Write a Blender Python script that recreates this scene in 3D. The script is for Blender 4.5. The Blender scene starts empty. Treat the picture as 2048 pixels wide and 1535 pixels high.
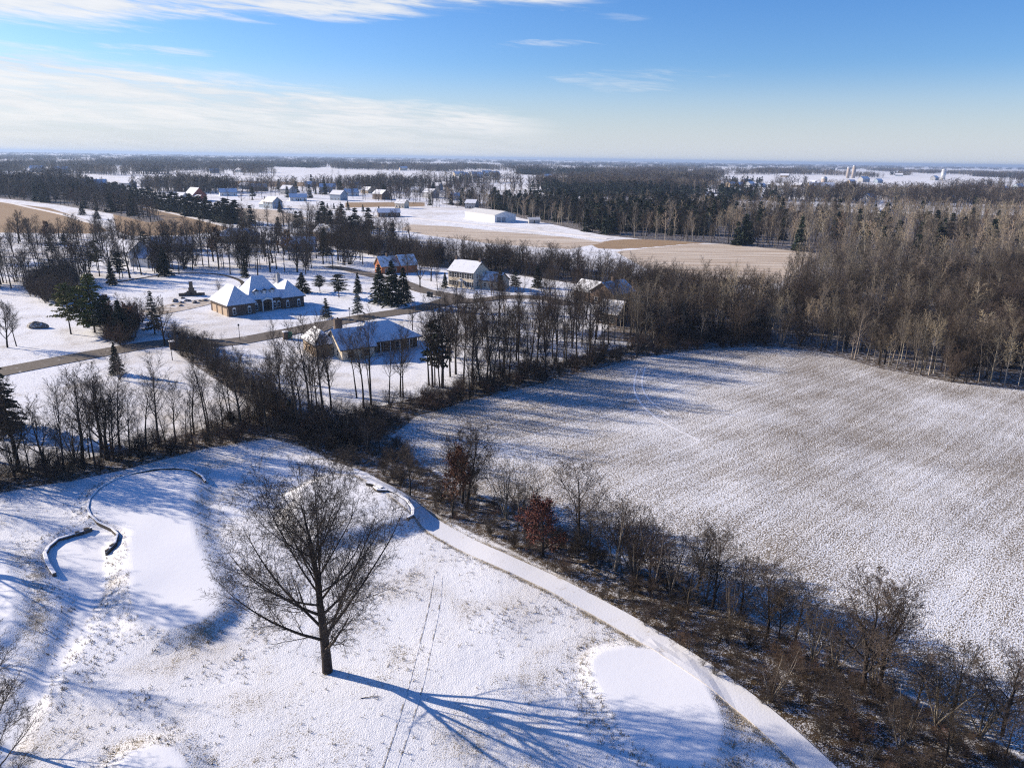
import bpy, math, random
import numpy as np
from mathutils import Vector, Matrix

R = math.radians
SC = bpy.context.scene
COL = SC.collection
random.seed(7)
NR = np.random.RandomState(11)

# ------------------------------------------------------------------ camera
CAM_H = 40.0
FPX = 1450.0                       # focal length in pixels of the 2048 px wide photograph
PITCH = math.atan(451 / FPX)
ROLL = math.atan(31 / 2048)
_fw = np.array((0, math.cos(PITCH), -math.sin(PITCH)))
_r0 = np.array((1.0, 0, 0)); _u0 = np.array((0, math.sin(PITCH), math.cos(PITCH)))
_rt = math.cos(ROLL) * _r0 + math.sin(ROLL) * _u0
_up = -math.sin(ROLL) * _r0 + math.cos(ROLL) * _u0
cam_d = bpy.data.cameras.new('camera'); cam = bpy.data.objects.new('camera', cam_d); COL.objects.link(cam)
cam_d.sensor_fit = 'HORIZONTAL'; cam_d.sensor_width = 36.0; cam_d.lens = FPX / 2048 * 36.0
cam_d.clip_start = 0.5; cam_d.clip_end = 60000
cam.matrix_world = Matrix(((_rt[0], _up[0], -_fw[0], 0), (_rt[1], _up[1], -_fw[1], 0), (_rt[2], _up[2], -_fw[2], CAM_H), (0, 0, 0, 1)))
SC.camera = cam

# ------------------------------------------------------------------ light
SUN_DIR = np.array((-0.947, 0.322)); SUN_EL = R(21.0)       # towards the sun
SKY_STR = 0.076
sun_d = bpy.data.lights.new('sun', 'SUN'); sun_d.energy = 5.0; sun_d.angle = R(0.53); sun_d.color = (1.0, 0.86, 0.69)
sun = bpy.data.objects.new('sun', sun_d); COL.objects.link(sun)
_s = Vector((SUN_DIR[0] * math.cos(SUN_EL), SUN_DIR[1] * math.cos(SUN_EL), math.sin(SUN_EL)))
sun.rotation_euler = _s.to_track_quat('Z', 'Y').to_euler()
SC.view_settings.view_transform = 'Standard'; SC.view_settings.look = 'None'
SC.view_settings.exposure = 0.82; SC.view_settings.gamma = 1.0
SC.view_settings.use_curve_mapping = False

class NT:
    """small helper round a node tree"""
    def __init__(s, tree): s.t = tree; tree.nodes.clear()
    def n(s, typ, **kw):
        nd = s.t.nodes.new(typ)
        for k, v in kw.items():
            if k.startswith('i_'):
                nd.inputs[int(k[2:])].default_value = v
            else: setattr(nd, k, v)
        return nd
    def l(s, a, b): s.t.links.new(a, b)
    def put(s, sock, v):
        if v is None: return
        if hasattr(v, 'links') or hasattr(v, 'is_output'): s.l(v, sock)
        else:
            try: sock.default_value = v
            except Exception: sock.default_value = (*v, 1.0)
    def m(s, op, a, b=None, c=None, clamp=False):
        nd = s.t.nodes.new('ShaderNodeMath'); nd.operation = op; nd.use_clamp = clamp
        for i, v in enumerate((a, b, c)):
            if v is not None: s.put(nd.inputs[i], v)
        return nd.outputs[0]
    def vm(s, op, a, b=None):
        nd = s.t.nodes.new('ShaderNodeVectorMath'); nd.operation = op
        s.put(nd.inputs[0], a)
        if b is not None: s.put(nd.inputs[1], b)
        return nd.outputs[0]
    def ss(s, x, a, b, lo=0.0, hi=1.0):
        nd = s.t.nodes.new('ShaderNodeMapRange'); nd.interpolation_type = 'SMOOTHSTEP'
        s.put(nd.inputs[0], x); s.put(nd.inputs[1], a); s.put(nd.inputs[2], b); s.put(nd.inputs[3], lo); s.put(nd.inputs[4], hi)
        return nd.outputs[0]
    def noise(s, vec, scale, detail=3.0, rough=0.55, dist=0.0):
        nd = s.t.nodes.new('ShaderNodeTexNoise'); nd.noise_dimensions = '3D'
        if vec is not None: s.l(vec, nd.inputs['Vector'])
        nd.inputs['Scale'].default_value = scale; nd.inputs['Detail'].default_value = detail
        nd.inputs['Roughness'].default_value = rough; nd.inputs['Distortion'].default_value = dist
        return nd.outputs[0]
    def mix(s, f, a, b):
        nd = s.t.nodes.new('ShaderNodeMix'); nd.data_type = 'RGBA'
        s.put(nd.inputs[0], f); s.put(nd.inputs[6], a if not isinstance(a, tuple) else (*a, 1.0)); s.put(nd.inputs[7], b if not isinstance(b, tuple) else (*b, 1.0))
        return nd.outputs[2]
    def xyz(s, v):
        nd = s.t.nodes.new('ShaderNodeSeparateXYZ'); s.l(v, nd.inputs[0]); return nd.outputs
    def comb(s, x, y, z):
        nd = s.t.nodes.new('ShaderNodeCombineXYZ')
        for i, v in enumerate((x, y, z)): s.put(nd.inputs[i], v)
        return nd.outputs[0]

def make_world():
    w = bpy.data.worlds.new('World'); SC.world = w; w.use_nodes = True
    T = NT(w.node_tree)
    out = T.n('ShaderNodeOutputWorld'); bg = T.n('ShaderNodeBackground'); bg.inputs[1].default_value = SKY_STR
    sky = T.n('ShaderNodeTexSky', sky_type='NISHITA'); sky.sun_disc = False
    sky.sun_elevation = SUN_EL
    sky.sun_rotation = math.atan2(SUN_DIR[0], SUN_DIR[1])
    sky.altitude = 300; sky.air_density = 1.0; sky.dust_density = 0.6; sky.ozone_density = 2.2
    hs = T.n('ShaderNodeHueSaturation'); hs.inputs['Saturation'].default_value = 1.30; hs.inputs['Value'].default_value = 1.0
    T.l(sky.outputs[0], hs.inputs['Color'])
    tc = T.n('ShaderNodeTexCoord'); d = tc.outputs['Generated']
    x, y, z = T.xyz(d)
    az = T.m('ARCTAN2', x, y); el = T.m('ARCSINE', z)
    # thin high cloud: streaks that run along the sky, thicker towards the sun
    p1 = T.comb(T.m('MULTIPLY', az, 2.2), T.m('ADD', T.m('MULTIPLY', el, 21.0), T.m('MULTIPLY', az, 1.2)), 0.0)
    n1 = T.noise(p1, 1.6, 9, 0.62, 0.35)
    p2 = T.comb(T.m('MULTIPLY', az, 9.0), T.m('ADD', T.m('MULTIPLY', el, 90.0), T.m('MULTIPLY', az, 6.0)), 3.0)
    n2 = T.noise(p2, 1.5, 7, 0.6, 0.5)
    nn = T.m('ADD', T.m('MULTIPLY', n1, 0.62), T.m('MULTIPLY', n2, 0.38))
    nz = T.m('SUBTRACT', nn, 0.5)
    # wedge of cloud low on the sun side
    edge = T.m('MINIMUM', 0.118, T.m('SUBTRACT', 0.113, T.m('MULTIPLY', T.m('ADD', az, 0.58), 0.098)))
    e1 = T.m('ADD', T.m('SUBTRACT', edge, el), T.m('MULTIPLY', nz, 0.085))
    c1 = T.ss(e1, -0.004, 0.022)
    c1 = T.m('MULTIPLY', c1, T.ss(el, 0.008, 0.045, 0.40, 1.0))
    c1 = T.m('MULTIPLY', T.m('MULTIPLY', c1, T.ss(nn, 0.34, 0.52, 0.45, 1.0)), T.ss(n2, 0.34, 0.56, 0.72, 1.0))
    c1 = T.m('MULTIPLY', c1, T.ss(az, -0.05, 0.08, 1.0, 0.0))
    # second bank higher up
    e2 = T.m('ADD', T.m('SUBTRACT', el, T.m('ADD', 0.131, T.m('MULTIPLY', T.m('MAXIMUM', T.m('ADD', az, 0.58), 0.0), 0.072))), T.m('MULTIPLY', nz, 0.075))
    c2 = T.m('MULTIPLY', T.ss(e2, -0.006, 0.016), T.ss(nn, 0.38, 0.54, 0.25, 1.0))
    c2 = T.m('MULTIPLY', T.m('MULTIPLY', c2, T.ss(az, 0.02, 0.14, 1.0, 0.0)), T.ss(el, 0.20, 0.27, 1.0, 0.0))
    def wisp(a0, e0, sa, se, k):
        da = T.m('DIVIDE', T.m('SUBTRACT', az, a0), sa); de = T.m('DIVIDE', T.m('SUBTRACT', el, e0), se)
        rr = T.m('ADD', T.m('MULTIPLY', da, da), T.m('MULTIPLY', de, de))
        g = T.m('ADD', T.m('SUBTRACT', 0.9, rr), T.m('MULTIPLY', T.m('SUBTRACT', n2, 0.5), 6.5))
        return T.m('MULTIPLY', T.m('MULTIPLY', T.ss(g, 0.0, 1.8), T.ss(rr, 0.5, 2.2, 1.0, 0.0)), k)
    c3 = T.m('ADD', T.m('ADD', wisp(0.03, 0.137, 0.065, 0.0055, 0.45), wisp(0.14, 0.096, 0.12, 0.014, 0.30)), wisp(0.12, 0.166, 0.04, 0.006, 0.18))
    c3 = T.m('ADD', c3, wisp(-0.42, 0.112, 0.07, 0.005, 0.5))
    cl = T.m('MAXIMUM', T.m('MAXIMUM', c1, c2), c3, clamp=True)
    cl = T.m('MULTIPLY', cl, 0.93)
    # pale air low over the land
    K = 1.0 / (SKY_STR * 2 ** SC.view_settings.exposure)
    blue = T.vm('MULTIPLY', hs.outputs[0], (0.74, 0.89, 1.24))
    low = T.ss(el, -0.01, 0.12, 0.92, 0.0)
    base = T.mix(low, blue, (0.71 * K, 0.75 * K, 0.81 * K))
    cc = T.mix(T.ss(nn, 0.4, 0.62), (0.74 * K, 0.79 * K, 0.85 * K), (0.93 * K, 0.93 * K, 0.94 * K))
    colr = T.mix(cl, base, cc)
    T.l(colr, bg.inputs[0]); T.l(bg.outputs[0], out.inputs[0])
make_world()
SC.cycles.max_bounces = 6; SC.cycles.diffuse_bounces = 2; SC.cycles.glossy_bounces = 2
SC.cycles.transmission_bounces = 3; SC.cycles.transparent_max_bounces = 8; SC.cycles.volume_bounces = 0
SC.cycles.use_denoising = False
SC.cycles.filter_width = 1.2

# ------------------------------------------------------------------ from photograph to land
def ray(u, v):
    return FPX * _fw + (u - 1024) * _rt - (v - 767.5) * _up
def G(u, v, z=0.0):
    d = ray(u, v); t = (z - CAM_H) / d[2]
    return np.array((d[0] * t, d[1] * t))
def poly(px): return np.array([G(u, v) for u, v in px])
def hop(u, v, vt):
    """height of a thing whose foot is at pixel (u,v) and whose top shows at row vt"""
    g = gnd(u, v); dist = math.hypot(g[0], g[1])
    d = ray(u, vt); return CAM_H + d[2] / math.hypot(d[0], d[1]) * dist - g[2]

def seg_dist(P, A, B):
    ab = B - A; t = np.clip(((P - A) @ ab) / (ab @ ab), 0, 1)
    return np.hypot(*(P - A - t[:, None] * ab).T)
def sdist(P, Q):
    """signed distance to polygon Q, positive inside"""
    d = np.full(len(P), 1e9); ins = np.zeros(len(P), bool)
    for i in range(len(Q)):
        A, B = Q[i], Q[(i + 1) % len(Q)]
        d = np.minimum(d, seg_dist(P, A, B))
        c = (A[1] > P[:, 1]) != (B[1] > P[:, 1])
        xi = (B[0] - A[0]) * (P[:, 1] - A[1]) / (B[1] - A[1] + 1e-12) + A[0]
        ins ^= c & (P[:, 0] < xi)
    return np.where(ins, d, -d)
def line_dist(P, L):
    d = np.full(len(P), 1e9)
    for i in range(len(L) - 1): d = np.minimum(d, seg_dist(P, L[i], L[i + 1]))
    return d
def inside(P, Q): return sdist(P, Q) > 0
_lat = NR.rand(64, 64)
def vnoise(P, s, ox=0.0):
    X = P[:, 0] / s + ox; Y = P[:, 1] / s + ox * 1.7
    xi = np.floor(X).astype(int); yi = np.floor(Y).astype(int); fx = X - xi; fy = Y - yi
    fx = fx * fx * (3 - 2 * fx); fy = fy * fy * (3 - 2 * fy)
    g = lambda a, b: _lat[a % 64, b % 64]
    return (g(xi, yi) * (1 - fx) + g(xi + 1, yi) * fx) * (1 - fy) + (g(xi, yi + 1) * (1 - fx) + g(xi + 1, yi + 1) * fx) * fy

PX_GREEN = [(395, 978), (378, 1020), (400, 1100), (430, 1160), (446, 1200), (440, 1230), (400, 1258), (335, 1272), (285, 1255), (262, 1215), (258, 1130), (256, 1095), (248, 1068), (225, 1056), (202, 1048), (188, 1030), (187, 1010), (207, 985), (247, 962), (320, 950), (370, 952)]
PX_PATHL = [(195, 1056), (228, 1068), (236, 1080), (228, 1098), (211, 1107), (200, 1180), (155, 1268), (100, 1345), (55, 1425), (10, 1520), (-60, 1620), (-120, 1600), (-30, 1500), (10, 1460), (60, 1395), (118, 1300), (148, 1232), (153, 1190), (112, 1150), (97, 1125), (93, 1104), (106, 1086), (140, 1070)]
PX_TEE = [(655, 965), (715, 968), (760, 985), (800, 1008), (824, 1030), (822, 1048), (780, 1060), (710, 1075), (640, 1085), (590, 1050), (600, 990)]
PX_OVAL = [(1180, 1320), (1200, 1302), (1250, 1292), (1310, 1300), (1370, 1325), (1415, 1370), (1440, 1420), (1448, 1470), (1435, 1515), (1400, 1545), (1330, 1535), (1260, 1480), (1205, 1400), (1182, 1355)]
PX_BOT = [(240, 1540), (265, 1512), (310, 1500), (350, 1505), (375, 1530), (385, 1570), (240, 1580)]
PX_LEFT = [(-80, 1090), (0, 1115), (22, 1165), (34, 1215), (30, 1260), (0, 1292), (-90, 1330)]
PX_MOUND = [(60, 1110), (100, 1150), (120, 1190), (105, 1250), (60, 1300), (20, 1290), (45, 1240), (50, 1180)]
Wp = {k: poly(v) for k, v in dict(green=PX_GREEN, pathl=PX_PATHL, tee=PX_TEE, oval=PX_OVAL, bot=PX_BOT, left=PX_LEFT, mound=PX_MOUND).items()}
def sm(x): x = np.clip(x, 0, 1); return x * x * (3 - 2 * x)
def hgt(P):
    P = np.asarray(P, float).reshape(-1, 2); r = np.hypot(P[:, 0], P[:, 1])
    h = np.zeros(len(P))
    near = r < 150
    if near.any():
        Q = P[near]; k = np.zeros(len(Q))
        k += 0.70 * sm((sdist(Q, Wp['green']) + 2.6) / 2.8)
        k -= 0.36 * sm((sdist(Q, Wp['pathl']) + 1.6) / 1.8)
        k += 1.15 * sm((sdist(Q, Wp['tee']) + 2.6) / 3.2)
        k += 0.22 * sm((sdist(Q, Wp['oval']) + 1.3) / 1.5)
        k += 0.40 * sm((sdist(Q, Wp['bot']) + 1.8) / 2.0)
        k += 0.55 * sm((sdist(Q, Wp['left']) + 1.8) / 2.0)
        k += 0.40 * sm((sdist(Q, Wp['mound']) + 2.5) / 4.5)
        k += 0.35 * (vnoise(Q, 14, 3.1) - 0.5) + 0.14 * (vnoise(Q, 4.5, 9.2) - 0.5)
        h[near] += k * sm((150 - r[near]) / 40)
    h += 1.2 * (vnoise(P, 170, 5.5) - 0.5) * sm((r - 110) / 120) * sm((3000 - r) / 1500)
    h += 16.0 * (vnoise(P, 2600, 2.5) - 0.55) * sm((r - 2500) / 5000)
    return h
def H1(x, y): return float(hgt(np.array([[x, y]]))[0])
def gnd(u, v):
    z = 0.0
    for _ in range(4):
        g = G(u, v, z); z = H1(g[0], g[1])
    return np.array((g[0], g[1], z))

# ------------------------------------------------------------------ object helpers
def tag(o, label=None, cat=None, group=None, kind=None):
    if label: o['label'] = label
    if cat: o['category'] = cat
    if group: o['group'] = group
    if kind: o['kind'] = kind
    return o
def empty(name, loc, rz=0.0):
    o = bpy.data.objects.new(name, None); COL.objects.link(o); o.empty_display_size = 0.3
    o.location = loc; o.rotation_euler = (0, 0, rz); return o
def mesh_np(name, V, F, mats=(), midx=None, smooth=False):
    """V (n,3), F (m,k) one polygon size"""
    me = bpy.data.meshes.new(name); V = np.asarray(V, np.float32); F = np.asarray(F, np.int32)
    me.vertices.add(len(V)); me.vertices.foreach_set('co', V.ravel())
    k = F.shape[1]; me.loops.add(F.size); me.loops.foreach_set('vertex_index', F.ravel())
    me.polygons.add(len(F)); me.polygons.foreach_set('loop_start', np.arange(len(F), dtype=np.int32) * k)
    me.polygons.foreach_set('loop_total', np.full(len(F), k, np.int32))
    if midx is not None: me.polygons.foreach_set('material_index', np.asarray(midx, np.int32))
    if smooth: me.polygons.foreach_set('use_smooth', np.ones(len(F), bool))
    for mt in mats: me.materials.append(mt)
    me.update(calc_edges=True)
    if not smooth: me.shade_flat()
    return me
class MB:
    """collects polygons for one mesh"""
    def __init__(s): s.v = []; s.f = []
    def add(s, vs, fs):
        b = len(s.v); s.v += [tuple(map(float, p)) for p in vs]; s.f += [tuple(b + i for i in f) for f in fs]; return s
    def box(s, x0, x1, y0, y1, z0, z1):
        return s.add([(x0, y0, z0), (x1, y0, z0), (x1, y1, z0), (x0, y1, z0), (x0, y0, z1), (x1, y0, z1), (x1, y1, z1), (x0, y1, z1)],
                     [(0, 3, 2, 1), (4, 5, 6, 7), (0, 1, 5, 4), (1, 2, 6, 5), (2, 3, 7, 6), (3, 0, 4, 7)])
    def prism(s, pts, axis, a, b):
        """polygon pts in the plane across axis ('x' or 'y'), pushed from a to b"""
        n = len(pts); P = lambda t: [((t, p[0], p[1]) if axis == 'x' else (p[0], t, p[1])) for p in pts]
        return s.add(P(a) + P(b), [tuple(range(n))[::-1], tuple(range(n, 2 * n))] + [(i, (i + 1) % n, n + (i + 1) % n, n + i) for i in range(n)])
    def lathe(s, prof, n=10, cx=0, cy=0):
        b = []
        for r_, z in prof:
            for i in range(n):
                a = 2 * math.pi * i / n; b.append((cx + r_ * math.cos(a), cy + r_ * math.sin(a), z))
        f = []
        for k in range(len(prof) - 1):
            for i in range(n): f.append((k * n + i, k * n + (i + 1) % n, (k + 1) * n + (i + 1) % n, (k + 1) * n + i))
        f.append(tuple(range(n))[::-1]); f.append(tuple((len(prof) - 1) * n + i for i in range(n)))
        return s.add(b, f)
    def tube(s, p, q, r0, r1, n=6):
        p = np.array(p, float); q = np.array(q, float); t = q - p; t /= np.linalg.norm(t)
        a = np.cross(t, (0, 0, 1) if abs(t[2]) < .9 else (1, 0, 0)); a /= np.linalg.norm(a); c = np.cross(t, a)
        vs = [p + r0 * (a * math.cos(k) + c * math.sin(k)) for k in np.arange(n) * 2 * math.pi / n] + [q + r1 * (a * math.cos(k) + c * math.sin(k)) for k in np.arange(n) * 2 * math.pi / n]
        return s.add(vs, [(i, (i + 1) % n, n + (i + 1) % n, n + i) for i in range(n)] + [tuple(range(n))[::-1], tuple(range(n, 2 * n))])
    def build(s, name, mat, parent=None, smooth=False):
        me = bpy.data.meshes.new(name); me.from_pydata(s.v, [], s.f); me.update()
        if smooth:
            for p in me.polygons: p.use_smooth = True
        me.materials.append(mat); o = bpy.data.objects.new(name, me); COL.objects.link(o)
        if parent is not None: o.parent = parent
        return o
def ordn(n):
    return f"{n}{'th' if 10 <= n % 100 <= 20 else {1: 'st', 2: 'nd', 3: 'rd'}.get(n % 10, 'th')}"

# ------------------------------------------------------------------ materials
def mat_new(name):
    m = bpy.data.materials.new(name); m.use_nodes = True; T = NT(m.node_tree)
    out = T.n('ShaderNodeOutputMaterial'); b = T.n('ShaderNodeBsdfPrincipled'); T.l(b.outputs[0], out.inputs[0])
    b.inputs['Roughness'].default_value = 0.85
    b.inputs['Specular IOR Level'].default_value = 0.25
    return m, T, b
SNOW = (0.80, 0.82, 0.86)
def mat_plain(name, col, rough=0.8, var=0.25, scale=3.0, objrand=0.0, bump=0.0, metal=0.0):
    m, T, b = mat_new(name); geo = T.n('ShaderNodeNewGeometry'); tc = T.n('ShaderNodeTexCoord')
    n = T.noise(tc.outputs['Object'], scale, 4, 0.6)
    c = T.mix(T.ss(n, 0.3, 0.7), tuple(x * (1 - var) for x in col), tuple(min(1, x * (1 + var)) for x in col))
    if objrand:
        oi = T.n('ShaderNodeObjectInfo'); h = T.n('ShaderNodeHueSaturation'); T.l(c, h.inputs['Color'])
        T.l(T.m('ADD', 1 - objrand, T.m('MULTIPLY', oi.outputs['Random'], 2 * objrand)), h.inputs['Value'])
        T.l(T.m('ADD', 0.485, T.m('MULTIPLY', T.m('FRACT', T.m('MULTIPLY', oi.outputs['Random'], 7.3)), 0.03)), h.inputs['Hue'])
        c = h.outputs[0]
    T.l(c, b.inputs['Base Color']); b.inputs['Roughness'].default_value = rough; b.inputs['Metallic'].default_value = metal
    if bump:
        bp = T.n('ShaderNodeBump'); bp.inputs['Strength'].default_value = bump; bp.inputs['Distance'].default_value = 0.05
        T.l(n, bp.inputs['Height']); T.l(bp.outputs[0], b.inputs['Normal'])
    return m
def mat_snowy(name, under, cover=0.6, scale=0.9, snow=SNOW, fine=7.0, rough=0.85):
    """something lying under a thin, patchy fall of snow; cover 0..1"""
    m, T, b = mat_new(name); geo = T.n('ShaderNodeNewGeometry'); P = geo.outputs['Position']
    a = T.noise(P, scale, 5, 0.6); f = T.noise(P, fine, 3, 0.6)
    v = T.m('ADD', T.m('MULTIPLY', a, 0.6), T.m('MULTIPLY', f, 0.4))
    t = 0.5 + (cover - 0.5) * 0.42
    msk = T.ss(v, t - 0.05, t + 0.05)
    up = T.xyz(geo.outputs['Normal'])[2]
    msk = T.m('MAXIMUM', msk, T.ss(up, 0.15, 0.3, 1.0, 0.0))
    uc = T.mix(T.ss(f, .3, .7), tuple(x * .75 for x in under), tuple(x * 1.2 for x in under))
    T.l(T.mix(msk, snow, uc), b.inputs['Base Color']); b.inputs['Roughness'].default_value = rough
    bp = T.n('ShaderNodeBump'); bp.inputs['Strength'].default_value = 0.4; bp.inputs['Distance'].default_value = 0.04
    T.l(f, bp.inputs['Height']); T.l(bp.outputs[0], b.inputs['Normal'])
    return m

ROW_A = G(835, 832); ROW_B = G(1290, 712); ROW_ANG = math.atan2(ROW_B[1] - ROW_A[1], ROW_B[0] - ROW_A[0])
def make_ground_mat():
    m, T, b = mat_new('snowy_ground'); geo = T.n('ShaderNodeNewGeometry'); P = geo.outputs['Position']
    def att(n):
        a = T.n('ShaderNodeAttribute'); a.attribute_name = n; return a.outputs['Fac']
    tilled, dry, litter, smooth, beige, edgl = (att(k) for k in ('tilled', 'dry', 'litter', 'smooth', 'beige', 'edge'))
    g1 = T.noise(P, 9.0, 3, 0.65); g2 = T.noise(P, 1.3, 4, 0.6); g3 = T.noise(P, 0.16, 4, 0.55); g4 = T.noise(P, 0.022, 4, 0.6)
    # soft, ragged zone borders
    rag = T.m('MULTIPLY', T.m('SUBTRACT', T.m('ADD', T.m('MULTIPLY', g2, 0.5), T.m('MULTIPLY', g1, 0.5)), 0.5), 2.0)
    def z(a): return T.ss(T.m('ADD', a, T.m('MULTIPLY', rag, 0.45)), 0.42, 0.58)
    tilled, dry, litter, beige = z(tilled), z(dry), z(litter), z(beige)
    # mown rough under thin snow, blades showing
    gf = T.noise(P, 17.0, 2, 0.5)
    gs = T.m('ADD', T.m('MULTIPLY', g1, 0.55), T.m('MULTIPLY', gf, 0.45))
    thr = T.m('ADD', 0.575, T.m('ADD', T.m('MULTIPLY', T.m('SUBTRACT', 0.5, g3), 0.42), T.m('MULTIPLY', T.m('SUBTRACT', 0.5, g2), 0.20)))
    thr = T.m('SUBTRACT', T.m('ADD', thr, T.m('MULTIPLY', smooth, 0.25)), T.m('MULTIPLY', edgl, 0.16))
    blades = T.ss(gs, thr, T.m('ADD', thr, 0.05))
    grass = T.mix(g2, (0.085, 0.070, 0.038), (0.23, 0.175, 0.09))
    lawn = T.mix(T.m('MULTIPLY', blades, 0.85), SNOW, grass)
    # a thin tan cast where the fall was lightest
    thin = T.m('MULTIPLY', T.ss(T.m('ADD', g4, T.m('MULTIPLY', g3, 0.35)), 0.62, 0.85), T.m('SUBTRACT', 1.0, smooth))
    lawn = T.mix(T.m('MULTIPLY', thin, 0.35), lawn, (0.42, 0.34, 0.22))
    # tilled soil: clods and stubble in rows
    sx, sy, sz = T.xyz(P); ca, sa = math.cos(ROW_ANG), math.sin(ROW_ANG)
    al = T.m('ADD', T.m('MULTIPLY', sx, ca), T.m('MULTIPLY', sy, sa)); ac = T.m('SUBTRACT', T.m('MULTIPLY', sy, ca), T.m('MULTIPLY', sx, sa))
    ac2 = T.m('ADD', ac, T.m('MULTIPLY', g4, 5.0))
    r1 = T.noise(T.comb(T.m('MULTIPLY', al, 3.2), T.m('MULTIPLY', ac2, 6.4), 0.0), 1.0, 4, 0.65)
    r2 = T.noise(T.comb(T.m('MULTIPLY', al, 0.035), T.m('MULTIPLY', ac2, 0.45), 4.0), 1.0, 4, 0.6)
    row_ = T.m('SINE', T.m('MULTIPLY', T.m('ADD', ac2, T.m('MULTIPLY', g3, 1.6)), 4.6))
    th2 = T.m('ADD', T.m('ADD', 0.466, T.m('MULTIPLY', row_, 0.008)), T.m('ADD', T.m('MULTIPLY', T.m('SUBTRACT', 0.5, r2), 0.09), T.m('ADD', T.m('MULTIPLY', T.m('SUBTRACT', 0.5, g4), 0.20), T.m('MULTIPLY', T.m('SUBTRACT', 0.5, T.noise(P, 0.06, 5, 0.65)), 0.17))))
    clod = T.ss(T.m('ADD', T.m('MULTIPLY', r1, 0.6), T.m('MULTIPLY', g1, 0.4)), th2, T.m('ADD', th2, 0.035))
    soil = T.mix(T.m('MULTIPLY', clod, 0.92), SNOW, T.mix(g2, (0.085, 0.065, 0.042), (0.22, 0.17, 0.11)))
    # standing dry grass
    dgn = T.noise(T.comb(T.m('MULTIPLY', sx, 0.05), T.m('MULTIPLY', sy, 0.22), 0.0), 1.0, 4, 0.6)
    dg = T.mix(dgn, (0.26, 0.155, 0.09), (0.40, 0.31, 0.19))
    dg = T.mix(T.ss(g2, .55, .75, 0, .45), dg, (0.12, 0.085, 0.05))
    # pale stubble under thin snow
    st = T.mix(T.ss(T.noise(T.comb(T.m('MULTIPLY', sx, 0.02), T.m('MULTIPLY', sy, 0.25), 7.0), 1.0, 4, 0.6), .35, .65), (0.62, 0.55, 0.46), (0.42, 0.33, 0.24))
    # leaf litter
    lt = T.mix(T.ss(T.m('ADD', T.m('MULTIPLY', g2, 0.40), T.m('MULTIPLY', g1, 0.60)), 0.505, 0.575, 0.0, 0.72), T.mix(g1, (0.035, 0.026, 0.018), (0.12, 0.085, 0.05)), SNOW)
    c = T.mix(tilled, lawn, soil); c = T.mix(dry, c, dg); c = T.mix(beige, c, st); c = T.mix(litter, c, lt)
    T.l(c, b.inputs['Base Color'])
    b.inputs['Roughness'].default_value = 0.9; b.inputs['Specular IOR Level'].default_value = 0.1
    hgt_ = T.m('ADD', T.m('MULTIPLY', g1, T.m('SUBTRACT', 1.0, T.m('MULTIPLY', smooth, 0.85))), T.m('MULTIPLY', T.m('MULTIPLY', r1, tilled), 2.0))
    hgt_ = T.m('ADD', hgt_, T.m('MULTIPLY', g2, T.m('SUBTRACT', 0.9, T.m('MULTIPLY', smooth, 0.75))))
    bp = T.n('ShaderNodeBump'); bp.inputs['Strength'].default_value = 1.0; bp.inputs['Distance'].default_value = 0.062
    T.l(hgt_, bp.inputs['Height']); T.l(bp.outputs[0], b.inputs['Normal'])
    return m
M = {}
M['ground'] = make_ground_mat()
M['snow'] = mat_plain('packed_snow', (0.80, 0.82, 0.86), 0.85, 0.03, 0.8, bump=0.15)
M['asphalt'] = mat_snowy('asphalt', (0.135, 0.115, 0.095), 0.22, 0.35, (0.52, 0.50, 0.48), 2.0)
M['gravel'] = mat_snowy('gravel_drive', (0.40, 0.34, 0.27), 0.42, 0.25, (0.72, 0.70, 0.68), 3.0)
M['path_snow'] = mat_snowy('path_snow', (0.46, 0.42, 0.37), 0.80, 0.5, (0.75, 0.765, 0.80), 5.0)
M['verge'] = mat_snowy('verge', (0.10, 0.08, 0.05), 0.45, 1.2)
M['track'] = mat_snowy('wheel_track', (0.26, 0.24, 0.21), 0.56, 0.9)
M['trail'] = mat_plain('trail_snow', (0.74, 0.72, 0.70), 0.9, 0.08, 0.3)
M['bark'] = mat_plain('bark', (0.042, 0.034, 0.028), 0.95, 0.4, 2.5, 0.35, 0.6)
M['twig'] = mat_plain('twigs', (0.058, 0.045, 0.036), 0.95, 0.3, 1.0, 0.35)
M['bark_grey'] = mat_plain('grey_bark', (0.20, 0.175, 0.145), 0.95, 0.35, 2.5, 0.35, 0.5)
M['twig_grey'] = mat_plain('grey_twigs', (0.16, 0.135, 0.105), 0.95, 0.25, 1.0, 0.35)
M['bark_pale'] = mat_plain('pale_bark', (0.36, 0.325, 0.27), 0.9, 0.35, 3.0, 0.25, 0.4)
M['twig_pale'] = mat_plain('pale_twigs', (0.33, 0.265, 0.185), 0.95, 0.25, 1.0, 0.3)
M['twig_red'] = mat_plain('reddish_twigs', (0.095, 0.060, 0.044), 0.95, 0.3, 1.0, 0.35)
M['needle'] = mat_plain('spruce_needles', (0.020, 0.031, 0.018), 0.8, 0.5, 1.2, 0.3)
M['needle_yellow'] = mat_plain('pine_needles', (0.105, 0.110, 0.032), 0.8, 0.5, 0.8, 0.25)
M['needle_blue'] = mat_plain('blue_spruce_needles', (0.045, 0.058, 0.045), 0.8, 0.5, 1.2, 0.25)
M['leaf_rust'] = mat_plain('rusty_leaves', (0.090, 0.034, 0.022), 0.8, 0.5, 2.0, 0.2)
M['leaf_brown'] = mat_plain('brown_leaves', (0.17, 0.095, 0.055), 0.8, 0.5, 2.0, 0.3)
M['straw'] = mat_plain('dry_grass', (0.21, 0.16, 0.09), 0.9, 0.4, 3.0, 0.3)
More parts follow.
